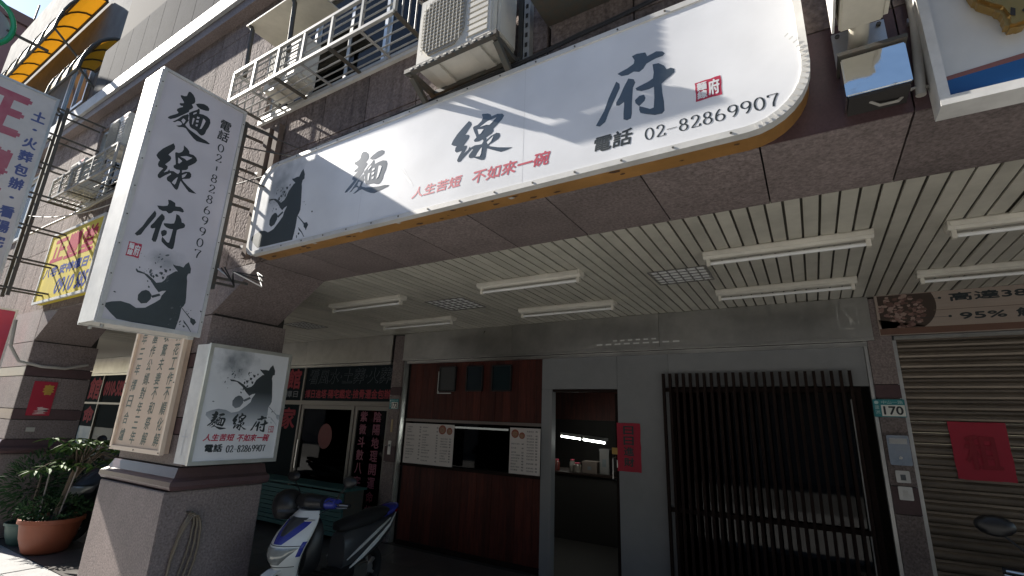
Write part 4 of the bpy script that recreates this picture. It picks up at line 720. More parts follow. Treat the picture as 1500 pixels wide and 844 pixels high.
for k_, a, b_, c, d in (('mian', -2.70, -2.25, 3.14, 3.505), ('xian', -1.742, -1.29, 3.15, 3.47), ('fu', -.79, -.388, 3.114, 3.502)): glyph(k_, a, b_, c, d, fn, ch_m, SW, T)
text('人生苦短', -2.03, -1.645, 3.02, 3.09, fn, REDP, T, .0022, .25); text('不如來一碗', -1.56, -1.055, 3.01, 3.09, fn, REDP, T, .0025, .2)
text('電話', -.80, -.605, 3.00, 3.085, fn, INK, T, .0026, .15); digits('02-82869907', -.545, .03, 2.992, 3.058, fn, INK, T)
seal(T, -.302, -.190, 3.125, 3.225, fn)
for x in (-2.52, -1.22): polys_part('sheet_seam', [rect(x-.0012, x+.0012, 2.932, 3.673)], fn, mat('seam', (0.60, 0.60, 0.61), .5), T, .0003)
polys_part('scratch', [[(-2.20, 3.30), (-2.197, 3.302), (-2.04, 3.13), (-2.06, 3.135)], [(-2.13, 3.26), (-2.128, 3.262), (-2.03, 3.11), (-2.034, 3.108)]], fn, mat('seam', (0.60, 0.60, 0.61), .5), T, .0004)
for i in range(15):
    for z in (2.916, 3.69): x = -3.6+i*.245; MB().tube([(x, YS-.0075, z), (x, YS-.0115, z)], .0055, 6).build('screw', IRON, T)
# rust chips and loose tape on the underside
rnd = random.Random(5); chips = []
for i in range(26):
    x = rnd.uniform(-3.7, -.1); y = rnd.uniform(YS+.02, YF-.03); s = rnd.uniform(.008, .03); chips.append([(x+s*rnd.uniform(.5, 1.3)*math.cos(q*.8), y+s*.5*rnd.uniform(.5, 1.2)*math.sin(q*.8)) for q in range(8)])
polys_part('rust_chip', chips, lambda u, v, d: (u, v, 2.905-d), mat('rust', (0.10, 0.055, 0.03), .8), T, .002, .0001)
polys_part('paint_flake', [[(x, y), (x+.03, y+.005), (x+.04, y+.02), (x+.01, y+.025)] for x, y in ((-3.05, 2.08), (-2.55, 2.07), (-2.2, 2.075), (-1.35, 2.10))], lambda u, v, d: (u, v, 2.905-d), mat('flake', (0.5, 0.47, 0.42), .7), T, .004, .0001)
for x in (-3.0, -1.9, -.8): MB().tube([(x, YF-.01, 3.72), (x, YS+.05, 3.715), (x+.01, YS+.05, 3.70)], .006).build('bracket', IRON, T)
# ================================================================ blade sign
XB = -4.0; y0, y1, z0, z1 = 1.235, 1.895, 2.215, 4.225
T = thing('blade_shop_sign', (XB-.14, y1, z0), 'tall white projecting sign with brush characters and phone number', 'sign')
MB().box(XB-.28, XB-.012, y0+.006, y1-.006, z0+.006, z1-.006).build('case', mat('blade_case', (0.60, 0.58, 0.53), .45, noise=.2, nscale=5, dirt=.35), T)
F = MB(); ring(F, rect(y0, y1, z0, z1), rect(y0+.028, y1-.022, z0+.03, z1-.022), lambda u, v, d: (d, u, v), XB-.02, XB+.012); F.build('trim', ALUW, T)
F = MB(); ring(F, rect(y0, y1, z0, z1), rect(y0+.028, y1-.022, z0+.03, z1-.022), lambda u, v, d: (d, u, v), XB-.29, XB-.27); F.build('rear_trim', ALUW, T)
MB().box(XB-.282, XB-.008, y0-.004, y0+.005, z0+.01, z1-.01).build('side_strip', ALUW, T)
SB = wash_mat('blade_face', (0.60, 0.575, 0.61), (0.25, 0.26, 0.28), 1.56, 2.74, .16, .1, 'y')
MB().box(XB-.011, XB, y0+.027, y1-.021, z0+.029, z1-.021).build('face', SB, T)
fn = side(XB)
FG = mat('figure_ink', (0.045, 0.06, 0.065))
glyph('figure', 1.265, 1.735, 2.247, 2.775, fn, FG, SB, T, name='ink_figure')
spatter(T, fn, 1.5, 2.68, .13, 40, 3); spatter(T, fn, 1.72, 2.36, .1, 26, 6)
for k_, a, b_, c, d in (('mian', 1.341, 1.666, 3.757, 4.138), ('xian', 1.331, 1.651, 3.301, 3.676), ('fu', 1.325, 1.625, 2.835, 3.206)): glyph(k_, a, b_, c, d, fn, INK, SB, T)
column('電話', 1.752, 4.05, .098, .085, .088, fn, INK, T, .0022, .1); digits('02-82869907', 1.726, 1.782, 2.81, 3.84, fn, INK, T, vertical=True, wt=1.1)
seal(T, 1.305, 1.385, 2.705, 2.81, fn)
for i in range(9):
    for y in (y0+.014, y1-.011): z = z0+.12+i*.22; MB().tube([(XB+.0115, y, z), (XB+.015, y, z)], .005, 6).build('screw', IRON, T)
for x in (XB-.25, XB-.05): MB().tube([(x, y0+.06, z0), (x, y0+.06, z0-.02)], .012).build('drain_stub', ALU, T)
MB().box(XB-.06, XB-.02, y1-.07, y1-.03, z0-.02, z0+.26).build('corner_post', ALUW, T)
# steel carrier of the blade sign
T = thing('sign_carrier', (XB-.1, YF, 2.9), 'rusty steel angle frame holding the tall blade sign to the wall', 'steel frame')
for x in (XB-.24, XB-.04): MB().bar((x, y1+.03, 2.62), (x, y1+.03, 4.16), .035).build('upright', IRON, T)
for x in (XB-.05, XB+.10): MB().bar((x, YF-.045, 2.95), (x, YF-.045, 4.22), .07, .05).build('wall_channel', mat('rusty_channel', (0.17, 0.135, 0.115), .8, spec=.1, noise=.5, nscale=12), T)
for z in (2.72, 3.08, 3.45, 3.80, 4.14):
    for x in (XB-.24, XB-.04): MB().bar((x, y1-.02, z), (x+.05, YF-.02, z), .02).build('arm', IRON, T)
    MB().bar((XB-.24, y1+.03, z), (XB-.04, y1+.03, z), .03).build('crossbar', IRON, T)
for z in (3.08, 3.80): MB().bar((XB-.2, YF-.03, z), (XB+.55, YF-.03, z-.02), .025).build('tie', CAGE, T)
for (a, b_) in (((XB+.0, y1, 4.10), (XB+.75, YF-.02, 3.72)), ((XB+.0, y1, 3.62), (XB+.5, YF-.02, 3.40)), ((XB-.02, y1, 3.9), (XB+.9, YF-.02, 3.62))): MB().tube([a, b_], .006, 6).build('guy_wire', IRON, T)
for i in range(3): MB().tube([(XB+.02+.05*i, y1+.02, 2.78), (XB+.10+.03*i, y1+.10, 2.70-.03*i), (XB+.2, y1+.05, 2.74), (XB+.28, YF-.05, 2.66+.04*i), (XB+.15, YF-.03, 2.80)], .006, 6).build('loose_wire', CABLE if i else ALU, T)
# ================================================================ small lightbox on the pillar
X0 = -4.28; y0, y1, z0, z1 = 2.13, 2.895, 1.245, 2.225
T = thing('small_lightbox_sign', (X0-.1, 2.5, z0), 'square white lightbox with ink swordsman on the granite pillar', 'sign')
MB().box(-4.495, X0-.012, y0+.005, y1-.005, z0+.005, z1-.005).build('case', ALUW, T)
F = MB(); ring(F, rect(y0, y1, z0, z1), rect(y0+.03, y1-.03, z0+.03, z1-.03), lambda u, v, d: (d, u, v), X0-.02, X0+.01); F.build('trim', ALU, T)
SM = wash_mat('box_face', (0.74, 0.74, 0.75), (0.10, 0.12, 0.135), 2.36, 2.10, .22, .20, 'y')
MB().box(X0-.011, X0, y0+.029, y1-.029, z0+.029, z1-.029).build('face', SM, T)
fn = side(X0); FB = mat('figure_fade', (0.3, 0.3, 0.3), .5)
t_ = FB.node_tree; tc_ = t_.nodes.new('ShaderNodeTexCoord'); sp_ = t_.nodes.new('ShaderNodeSeparateXYZ'); t_.links.new(tc_.outputs['Object'], sp_.inputs[0]); cr_ = t_.nodes.new('ShaderNodeValToRGB'); mr_ = t_.nodes.new('ShaderNodeMapRange'); mr_.inputs[1].default_value = 1.54; mr_.inputs[2].default_value = 2.1
t_.links.new(sp_.outputs['Z'], mr_.inputs[0]); t_.links.new(mr_.outputs[0], cr_.inputs[0]); cr_.color_ramp.elements[0].color = (.62, .63, .65, 1); cr_.color_ramp.elements[1].color = (.03, .038, .042, 1); cr_.color_ramp.elements[1].position = .55; e_ = cr_.color_ramp.elements.new(.28); e_.color = (.22, .24, .26, 1); t_.links.new(cr_.outputs[0], t_.nodes['Principled BSDF'].inputs['Base Color'])
glyph('figure', 2.20, 2.75, 1.55, 2.105, fn, FB, SM, T, name='ink_figure')
spatter(T, fn, 2.42, 1.95, .12, 36, 8); spatter(T, fn, 2.74, 1.65, .10, 20, 9)
for k_, a, b_, c, d in (('mian', 2.226, 2.387, 1.522, 1.672), ('xian', 2.428, 2.568, 1.515, 1.666), ('fu', 2.60, 2.76, 1.503, 1.645)): glyph(k_, a, b_, c, d, fn, INK, SM, T, l0=.002)
text('人生苦短', 2.222, 2.47, 1.432, 1.486, fn, REDP, T, .0022, .2); text('不如來一碗', 2.50, 2.79, 1.425, 1.485, fn, REDP, T, .0022, .2)
text('電話', 2.245, 2.385, 1.345, 1.405, fn, INK, T, .0028); digits('02-82869907', 2.42, 2.775, 1.335, 1.395, fn, INK, T, wt=1.3)
seal(T, 2.775, 2.825, 1.50, 1.555, fn)
polys_part('tape_cross', [rect(-4.41, -4.40, 1.32, 1.52), rect(-4.45, -4.36, 1.455, 1.467)], front(y0+.005), mat('tape', (0.45, 0.46, 0.47), .4), T, .002)
# ================================================================ tan notice board
T = thing('tan_notice_board', (-5.2, 2.17, 1.3), 'tan board with columns of green brush characters on the pillar', 'notice board')
MB().box(-5.69, -4.73, 2.135, 2.192, 1.305, 2.44).build('board', TANB, T)
F = MB(); ring(F, rect(-5.70, -4.72, 1.295, 2.45), rect(-5.665, -4.755, 1.33, 2.415), lambda u, v, d: (u, d, v), 2.118, 2.15); F.build('frame', TANF, T)
fn = front(2.135); TX = mat('board_text', (0.10, 0.125, 0.10), .6)
for i, s in enumerate(('桃花工作不順化解', '收驚夫妻不和祭解', '墓作公媽對年三年', '年三年擇日合爐')): column(s, -4.865-i*.225, 2.385-(.0 if i < 3 else .0), .131 if i < 3 else .15, .095, .108, fn, TX, T, .002, .15)
for x in (-5.68, -5.2, -4.74):
    for z in (1.312, 1.9, 2.43): MB().tube([(x, 2.117, z), (x, 2.112, z)], .006, 6).build('screw', IRON, T)
# ================================================================ signs further left
T = thing('yellow_sign', (-8.4, YF-.1, 3.0), 'yellow rectangular sign with red and blue characters', 'sign')
MB().box(-9.15, -7.35, YF-.10, YF-.004, 3.01, 4.02).build('panel', YEL, T, bevel=.004); F = MB(); ring(F, rect(-9.165, -7.335, 2.995, 4.035), rect(-9.13, -7.37, 3.03, 4.0), lambda u, v, d: (u, d, v), YF-.112, YF-.09); F.build('trim', ALUW, T)
fn = front(YF-.10); text('正豐堂', -8.95, -7.50, 3.58, 3.93, fn, RED2, T, .014, .1); text('八宅·安神擇日·', -9.05, -7.45, 3.36, 3.5, fn, BLUEP, T, .008, .1); text('0910', -8.45, -7.85, 3.09, 3.29, fn, BLUEP, T, .01, .2); text('585', -7.75, -7.42, 3.09, 3.29, fn, BLUEP, T, .01, .2)
XL = -8.6; T = thing('far_blade_sign', (XL-.15, 1.6, 3.0), 'tall pale projecting sign with large red and small blue characters', 'sign')
MB().box(XL-.3, XL-.01, .60, 1.60, 3.0, 5.80).build('case', ALUW, T); F = MB(); ring(F, rect(.59, 1.61, 2.99, 5.81), rect(.62, 1.58, 3.02, 5.78), lambda u, v, d: (d, u, v), XL-.02, XL+.012); F.build('trim', ALU, T)
MB().box(XL-.009, XL, .62, 1.58, 3.02, 5.78).build('face', mat('far_face', (0.62, 0.60, 0.59), .4, noise=.15, nscale=3, dirt=.2), T)
fn = side(XL); column('正豐堂', 1.13, 5.62, .78, .42, .55, fn, RED3, T, .028, .05); column('土·火葬包辦·看陽宅·命名', 1.47, 5.52, .20, .13, .15, fn, BLUE3, T, .006)
T = thing('far_sign_carrier', (XL-.1, YF, 3.0), 'steel frame behind the red lettered projecting sign', 'steel frame')
for x in (XL-.25, XL-.03):
    MB().bar((x, 1.72, 3.0), (x, 1.72, 5.75), .04).build('upright', IRON, T)
    for z in (3.1, 3.5, 3.95, 4.4, 4.85, 5.3, 5.7): MB().bar((x, 1.59, z), (x, YF-.02, z), .022).build('arm', IRON, T)
for z in (3.1, 3.95, 4.85): MB().bar((XL-.25, YF-.03, z), (XL+.5, YF-.03, z+.02), .03).build('tie', IRON, T)
T = thing('red_banner_sign', (-9.6, YF, 2.2), 'small red sign with white border at the left edge', 'sign')
MB().box(-9.43, -9.40, 1.60, 2.02, 2.05, 2.92).build('panel', mat('red_sign', (0.42, 0.04, 0.07), .45, noise=.3, nscale=5, col2=(.15, .05, .15)), T); F = MB(); ring(F, rect(1.585, 2.035, 2.035, 2.935), rect(1.61, 2.01, 2.06, 2.91), lambda u, v, d: (d, u, v), -9.405, -9.392); F.build('border', ALUW, T)
T = thing('neon_ring_sign', (-14, 1.2, 9), 'round green ring sign high at the left edge', 'sign')
b = MB(); b.tube([(-14, 1.17+.42*math.cos(R(a)), 9.45+.55*math.sin(R(a))) for a in range(0, 361, 15)], .05, 8, cap=False); b.build('ring', mat('neon_green', (0.02, 0.30, 0.13), .3), T, smooth=True)
MB().tube([(-14.08, 1.17, 9.45), (-14.04, 1.17, 9.45)], .38, 24).build('disc', mat('disc_grey', (0.25, 0.25, 0.27), .5), T); b = MB(); b.tube([(-13.99, 1.17+.12*math.cos(R(a)), 9.45+.16*math.sin(R(a))) for a in range(0, 361, 30)], .03, 6, cap=False); b.build('inner_ring', REDP, T)
MB().bar((-14.06, 1.5, 9.45), (-14.06, YF, 9.45), .05).build('bracket', IRON, T)
# poster and tag on second pillar
T = thing('red_fish_poster', (-9.04, 2.45, 1.5), 'red festive poster with gold character on the second pillar', 'poster')
MB().box(-9.046, -9.035, 2.33, 2.575, 1.52, 1.975).build('sheet', REDPAPER, T); fn = side(-9.035)
text('春', 2.44, 2.55, 1.80, 1.93, fn, GOLD, T, .006); rnd = random.Random(3)
polys_part('blossom_print', [[(2.40+.14*rnd.random()+.025*math.cos(q*.8), 1.56+.06*i/6+.025*math.sin(q*.8)) for q in range(8)] for i in range(6)], fn, mat('blossom', (0.6, 0.42, 0.40), .6), T, .003)
T = thing('small_tag', (-9.04, 2.42, 1.3), 'small pale label on the second pillar below the red poster', 'label'); MB().box(-9.046, -9.036, 2.38, 2.47, 1.31, 1.365).build('sheet', mat('tag_pale', (0.35, 0.34, 0.3), .6), T)
T = thing('grey_hose', (-9.03, 2.5, 2.2), 'pale loose conduit drooping across the second pillar', 'conduit')
MB().tube([(-9.0, 1.95, 2.75), (-9.0, 1.98, 2.4), (-9.01, 2.1, 2.22), (-9.02, 2.35, 2.17), (-9.02, 2.6, 2.17), (-9.03, 2.85, 2.25)], .02, 8).build('pipe', PVC, T, smooth=True)
# ================================================================ window cages and air conditioners
def cage(dx, label):
    x0, x1, yf, z0, z1 = -4.28+dx, -2.20+dx, 1.86, 4.42, 4.72
    T = thing('window_cage', ((x0+x1)/2, YF, z0), label, 'window cage', 'metal window cages')
    for z in (z0, z1): MB().bar((x0, yf, z), (x1, yf, z), .026).build('front_rail', CAGE, T)
    for z in (z0+.08, z0+.16, z0+.23): MB().tube([(x0, yf, z), (x1, yf, z)], .007, 6).build('front_rod', CAGE, T)
    for y in (YF-.02,): MB().bar((x0, y, z0), (x1, y, z0), .03).build('wall_rail', CAGE, T)
    for y in (1.93, 2.00, 2.07, 2.13): MB().tube([(x0, y, z0), (x1, y, z0)], .007, 6).build('floor_rod', CAGE, T)
    n = 6
    for i in range(n+1):
        x = x0+(x1-x0)*i/n; MB().bar((x, yf, z0), (x, yf, z1), .024).build('post', CAGE, T)
        if i % 1 == 0: MB().bar((x, yf, z0-.012), (x, YF-.02, z0-.012), .034 if i % 2 == 0 else .02, .012).build('floor_bearer', IRON if i % 2 == 0 else CAGE, T)
    for x in (x0, x1):
        MB().bar((x, yf, z1), (x, YF-.02, z1), .024).build('side_rail', CAGE, T)
        for k_ in range(1, 5): y = yf+(YF-yf)*k_/5; MB().tube([(x, y, z0), (x, y, z1)], .007, 6).build('side_rod', CAGE, T)
    return T
cage(0, 'silver metal window cage above the left half of the main sign')
cage(-4.55, 'grey metal window cage behind the tall blade sign')
T = thing('flat_canopy', (-3.85, YF, 5.3), 'flat beige canopy sheet on struts above the window cage', 'canopy')
MB().box(-4.32, -3.36, 1.88, YF-.003, 5.30, 5.315).build('sheet', CREAM, T)
for x in (-4.28, -3.62): MB().tube([(x, 1.90, 5.31), (x+.01, 1.92, 5.26), (x+.03, 1.93, 4.73)], .02, 8).build('strut', IRON, T)
def aircon(x0, x1, yf, yb, z0, z1, label, fan=True, rot=None):
    T = thing('air_conditioner', ((x0+x1)/2, yb, z0), label, 'air conditioner', 'air conditioner outdoor units')
    MB().box(x0, x1, yf, yb, z0, z1).build('casing', ACW, T, bevel=.012)
    w_ = x1-x0; h = z1-z0; fx0, fx1, fz0, fz1 = x0+w_*.07, x0+w_*.66, z0+h*.09, z1-h*.10; c = .07
    octo = [(fx0+c, fz0), (fx1-c, fz0), (fx1, fz0+c*1.3), (fx1, fz1-c*1.3), (fx1-c, fz1), (fx0+c, fz1), (fx0, fz1-c*1.3), (fx0, fz0+c*1.3)]
    MB().prism(octo, lambda u, v, d: (u, d, v), yf-.008, yf+.001).build('fan_guard', GRILLE, T)
    g = MB(); n = 15
    for i in range(1, n): z = fz0+(fz1-fz0)*i/n; g.box(fx0+.01+(c*.6 if i in (1, n-1) else 0), fx1-.01-(c*.6 if i in (1, n-1) else 0), yf-.014, yf-.008, z-.004, z+.003)
    for i in range(1, 12): x = fx0+(fx1-fx0)*i/12; g.box(x-.002, x+.002, yf-.017, yf-.0145, fz0+.015, fz1-.015)
    g.build('guard_wires', mat('guard_wire', (0.42, 0.40, 0.35), .5), T)
    for i in range(9): z = z0+h*(.10+.082*i); piece('louvre', T, x0+w_*.70, x1-w_*.05, yf-.006, yf+.004, z, z+h*.052, ACW)
    polys_part('label_print', [rect(x0+w_*.74, x1-w_*.06, z1-h*.12, z1-h*.05)], front(yf), REDP, T, .003)
    MB().box(x1, x1+.022, yf+.05, yb-.03, z0+h*.10, z1-h*.12).build('service_cover', ACW, T, bevel=.006)
    for x in (x0+.14, x1-.14): MB().box(x-.04, x+.04, yf-.004, yb+.0, z0-.022, z0-.001).build('foot', ACW, T)
    return T
aircon(-1.975, -1.375, 1.885, 2.155, 3.87, 4.40, 'cream air conditioner outdoor unit above the middle of the main sign')
T = thing('aircon_bracket', (-1.66, YF, 3.75), 'dark green steel wall bracket under the cream air conditioner', 'bracket')
for x in (-2.0, -1.345):
    MB().bar((x, 1.86, 3.835), (x, YF-.005, 3.835), .03, .035).build('arm', IRON, T); MB().bar((x, 1.90, 3.82), (x, YF-.012, 3.63), .035, .03).build('brace', IRON, T); MB().bar((x, YF-.02, 3.60), (x, YF-.02, 4.6 if x > -1.5 else 3.9), .035).build('wall_post', IRON, T)
for y in (1.87, 2.12): MB().bar((-2.03, y, 3.838), (-1.315, y, 3.838), .035, .03).build('cross_rail', IRON, T)
for i in range(12): MB().box(-1.98+i*.055, -1.955+i*.055, 1.850, 1.8525, 3.833, 3.843).build('slot', ACW, T)
T = thing('cable_strip', (-1.30, YF, 3.9), 'perforated grey upright strip on the wall beside the air conditioner', 'bracket'); MB().box(-1.312, -1.268, YF-.05, YF-.002, 3.72, 4.9).build('strip', CAGE, T)
for i in range(14): MB().box(-1.298, -1.282, YF-.054, YF-.0505, 3.80+i*.075, 3.83+i*.075).build('slot', JOINT, T)
aircon(-7.5, -6.95, 1.93, 2.17, 4.78, 5.28, 'shaded air conditioner standing in the far window cage')
aircon(-8.6, -8.1, 1.93, 2.17, 4.48, 4.95, 'dusty air conditioner low in the far window cage')
aircon(-3.98, -3.5, 1.98, 2.18, 4.48, 4.95, 'grey air conditioner inside the near window cage')
T = thing('maroon_awning', (-1.9, YF, 4.9), 'dark maroon sheet awning behind the cream air conditioner', 'awning')
MB().box(-2.15, -1.2, 1.80, YF-.003, 4.78, 4.80).build('sheet', mat('maroon', (0.10, 0.018, 0.02), .5), T); MB().bar((-2.12, 1.85, 4.78), (-2.12, YF-.01, 4.6), .02).build('stay', IRON, T)
T = thing('window_tray', (-.2, YF, 4.1), 'dark green metal window tray above the brush character on the sign', 'window tray')
MB().box(-1.16, .5, 1.96, YF-.003, 4.08, 4.11).build('floor', IRON, T); MB().box(-1.16, .5, 1.955, 1.975, 4.112, 4.26).build('front_board', IRON, T); MB().box(-1.165, -1.145, 1.976, YF-.004, 4.112, 4.26).build('end_board', IRON, T)
MB().bar((-1.15, 1.965, 4.27), (.5, 1.965, 4.27), .03).build('rim', CAGE, T)
# ================================================================ right side: lamp, steel box, conduit, white sign
T = thing('wall_lamp_housing', (.33, YF, 3.2), 'cream boxy wall lamp on a stub pipe right of the main sign', 'wall lamp')
MB().box(.245, .43, 1.70, 2.05, 3.33, 3.85).build('upper_body', CREAM, T, bevel=.012); MB().box(.258, .40, 1.76, 2.02, 3.235, 3.328).build('lower_body', CREAM, T, bevel=.006)
MB().box(.236, .2445, 1.72, 2.03, 3.25, 3.85).build('side_flange', ALUW, T); MB().box(.401, .415, 1.78, 2.0, 3.24, 3.32).build('hinge_strip', CREAM, T)
MB().tube([(.33, 2.0, 3.28), (.33, 2.10, 3.25), (.33, YF-.01, 3.25)], .035, 12).build('stub_pipe', CREAM, T, smooth=True); MB().box(.25, .435, YF-.02, YF-.005, 3.16, 3.36).build('base_plate', ALU, T)
for x, z in ((.27, 3.18), (.415, 3.18), (.27, 3.34), (.415, 3.34)): MB().tube([(x, YF-.03, z), (x, YF-.02, z)], .009, 6).build('bolt', IRON, T)
T = thing('mirror_steel_box', (.36, YF, 2.97), 'mirror-bright steel control box with dark lip right of the main sign', 'control box')
MB().box(.252, .460, YF-.14, YF-.0055, 2.965, 3.145).build('body', STEELM, T, bevel=.004); MB().box(.246, .468, YF-.155, YF-.006, 3.147, 3.163).build('dark_lip', IRON, T); MB().box(.26, .452, YF-.135, YF-.01, 2.952, 2.9635).build('base', JOINT, T)
MB().tube([(.33, YF-.08, 2.955), (.36, YF-.07, 2.935), (.42, YF-.06, 2.94), (.46, YF-.05, 2.98), (.50, YF-.03, 3.0), (.53, YF-.02, 2.99)], .006, 6).build('cable', PVC, T)
T = thing('grey_conduit', (.53, YF, 3), 'pale grey conduit pipe ending beside the mirror steel box', 'conduit'); MB().tube([(.535, YF-.04, 4.1), (.525, YF-.04, 3.3), (.495, YF-.035, 2.955)], .017, 10).build('pipe', PVC, T, smooth=True); MB().box(.505, .55, YF-.03, YF-.005, 3.3, 3.32).build('clip', ALU, T)
T = thing('white_framed_sign', (1.5, YF, 2.85), 'large white framed sign with blue stripe and gold ornament, right edge', 'sign')
YR = 2.10; MB().box(.545, 2.83, YR+.01, YF-.01, 2.86, 4.41).build('panel', mat('right_panel', (0.62, 0.62, 0.60), .35, noise=.1, nscale=8, dirt=.12), T)
F = MB(); ring(F, rect(.525, 2.85, 2.845, 4.45), rect(.556, 2.82, 2.88, 4.40), lambda u, v, d: (u, d, v), YR-.015, YF-.0055); F.build('frame', ALUW, T)
fn = front(YR+.01); polys_part('blue_stripe', [[(.557, 2.882), (1.0, 2.882), (2.78, 2.882), (2.78, 3.02), (1.0, 2.985), (.557, 2.955)]], fn, mat('blue_stripe', (0.015, 0.09, 0.26), .4), T, .002)
polys_part('brown_stripe', [[(.557, 2.955), (1.0, 2.985), (2.78, 3.02), (2.78, 3.05), (1.0, 3.008), (.557, 2.972)]], fn, mat('brown_stripe', (0.22, 0.09, 0.075), .5), T, .002)
orn = [(u, v-.055) for u, v in [(.66, 3.62), (.66, 3.33), (.672, 3.27), (.70, 3.235), (.725, 3.21), (.735, 3.17), (.728, 3.13), (.75, 3.118), (.79, 3.125), (.81, 3.15), (.82, 3.20), (.86, 3.25), (.90, 3.35), (.92, 3.62)]]
b = MB().prism(orn, lambda u, v, d: (u, d, v), YR-.05, YR+.008); b.build('gold_ornament', BRASS, T, bevel=.012)
polys_part('ornament_recess', [[(u, v-.055) for u, v in q_] for q_ in ([(.745, 3.17), (.752, 3.20), (.762, 3.19), (.757, 3.16)], [(.775, 3.175), (.805, 3.20), (.80, 3.165), (.785, 3.155)])], front(YR-.05), JOINT, T, .002)
# ================================================================ scooters
def se(cx_, cy_, cz, hy, hz, n=16, e=2.6):
    P = []
    for i in range(n):
        t = 2*math.pi*i/n; c, s = math.cos(t), math.sin(t)
        P.append((cx_, cy_+hy*math.copysign(abs(c)**(2/e), c), cz+hz*math.copysign(abs(s)**(2/e), s)))
    return P
def scooter(label, name, body, accent, lens, panel, group):
    T = thing('motor_scooter', (0, 0, 0), label, 'scooter', group); T.name = 'motor_scooter'
    prof = [(.36, .50, .085, .05), (.44, .52, .115, .075), (.52, .55, .15, .09), (.60, .565, .18, .105), (.68, .545, .20, .105), (.76, .49, .205, .09), (.84, .425, .19, .07), (.90, .375, .165, .05), (.95, .34, .13, .035)]
    def S(z, t, off=0.0):
        for (a, b_) in zip(prof[:-1], prof[1:]):
            if a[0] <= z <= b_[0]+1e-6:
                f = (z-a[0])/(b_[0]-a[0]); f2 = f; c, hw, hd = [a[k_]+(b_[k_]-a[k_])*f2 for k_ in (1, 2, 3)]; break
        co, si = math.cos(t), math.sin(t)
        return (c+(hd+off)*co+.055*max(0, co)**4, (hw+off)*si, z)
    b = MB(); N = 28; zz = [.36+.59*i/22 for i in range(23)]
    b.loft([[S(z, 2*math.pi*j/N) for j in range(N)] for z in zz]); b.build('front_cowl', body, T, smooth=True)
    def patch(nm, m, z0, z1, tf, off, nz=8, ntt=10):
        p = MB(); rows = []
        for i in range(nz+1):
            z = z0+(z1-z0)*i/nz; a, c = tf(i/nz); rows.append([S(z, a+(c-a)*j/ntt, off*(1 if 0 < j < ntt and 0 < i < nz else .3)) for j in range(ntt+1)])
        for r_ in rows: p.v += r_
        for i in range(nz):
            for j in range(ntt): k_ = i*(ntt+1)+j; p.f.append((k_, k_+1, k_+ntt+2, k_+ntt+1))
        return p.build(nm, m, T, smooth=True)
    patch('headlight', lens, .535, .675, lambda f: (-.35-.75*f, .35+.75*f), .012)
    patch('accent_panel', accent, .70, .875, lambda f: (-.25-.75*f, .25+.75*f), .006)
    patch('centre_panel', panel, .755, .90, lambda f: (-.10-.55*f, .10+.55*f), .012)
    for s in (-1, 1):
        patch('side_accent', accent, .60, .72, lambda f, s=s: ((1.15*s, 1.55*s) if s > 0 else (1.55*s, 1.15*s)), .006)
        patch('silver_edge', ALU, .872, .885, lambda f, s=s: ((.2, 1.15) if s > 0 else (-1.15, -.2)), .009, 2)
    # handlebar cover
    b = MB(); b.loft([se(.30-.25*abs(y)**1.5, y, 1.0+.05*abs(y), .001, .001)[:1]*16 if False else [(p_[0]+(.085-.1*abs(y))*math.cos(2*math.pi*i/16), y, p_[2]+(.075-.12*abs(y))*math.sin(2*math.pi*i/16)) for i, p_ in enumerate([(.30-.2*abs(y), 0, 1.01)]*16)] for y in [-.26+.52*q/12 for q in range(13)]]); b.build('handlebar_cover', accent, T, smooth=True)
    b = MB(); b.loft([[(.345-.2*abs(y)+(.085-.1*abs(y))*math.cos(2*math.pi*i/14), y, 1.022+(.075-.1*abs(y))*math.sin(2*math.pi*i/14)) for i in range(14)] for y in [-.16+.32*q/8 for q in range(9)]]); b.build('visor', BLACK, T, smooth=True)
    for s in (-1, 1):
        b = MB(); b.loft([[(.315-.06*q+.025*math.cos(2*math.pi*i/10), s*(.13+.035*q), 1.0+.01*q+(.028+.008*(1-abs(q-1)))*math.sin(2*math.pi*i/10)) for i in range(10)] for q in (0, .5, 1, 1.6, 2.2)]); b.build('indicator', lens, T, smooth=True)
        MB().tube([(.26, s*.2, 1.0), (.22, s*.37, 1.0)], .011).build('handlebar', STEEL, T); MB().tube([(.225, s*.26, 1.0), (.21, s*.385, 1.0)], .018, 10).build('grip', RUBBER, T, smooth=True)
        MB().tube([(.27, s*.22, .985), (.27, s*.30, .98), (.245, s*.38, .985)], .006).build('brake_lever', STEEL, T)
        MB().tube([(.25, s*.24, 1.02), (.255, s*.27, 1.10), (.25, s*.35, 1.18)], .006).build('mirror_stalk', BLACK, T)
        b = MB(); b.loft([[(.25+dx, s*.38+.085*k_*math.cos(2*math.pi*i/16), 1.225+.055*k_*math.sin(2*math.pi*i/16)) for i in range(16)] for dx, k_ in ((.03, .45), (.022, .8), (.0, 1), (-.012, .97))]); mo = b.build('mirror', BLACK, T, smooth=True)
    # leg shield, floor, body, seat, tail
    b = MB(); b.loft([se(x, 0, z, hy, hz) for x, z, hy, hz in ((.44, .55, .13, .16), (.38, .62, .18, .26), (.30, .64, .185, .27), (.27, .62, .15, .22))]); b.build('leg_shield', BLACK, T, smooth=True)
    b = MB(); b.loft([se(x, 0, z, hy, hz) for x, z, hy, hz in ((.42, .33, .13, .05), (.25, .28, .17, .045), (-.05, .27, .17, .05), (-.22, .30, .16, .09))]); b.build('floorboard', BLACK, T, smooth=True)
    b = MB(); b.loft([se(x, 0, z, hy, hz) for x, z, hy, hz in ((-.10, .47, .11, .20), (-.20, .50, .145, .22), (-.40, .53, .165, .20), (-.65, .58, .165, .15), (-.85, .66, .13, .09), (-.98, .73, .06, .04))]); b.build('rear_body', panel, T, smooth=True)
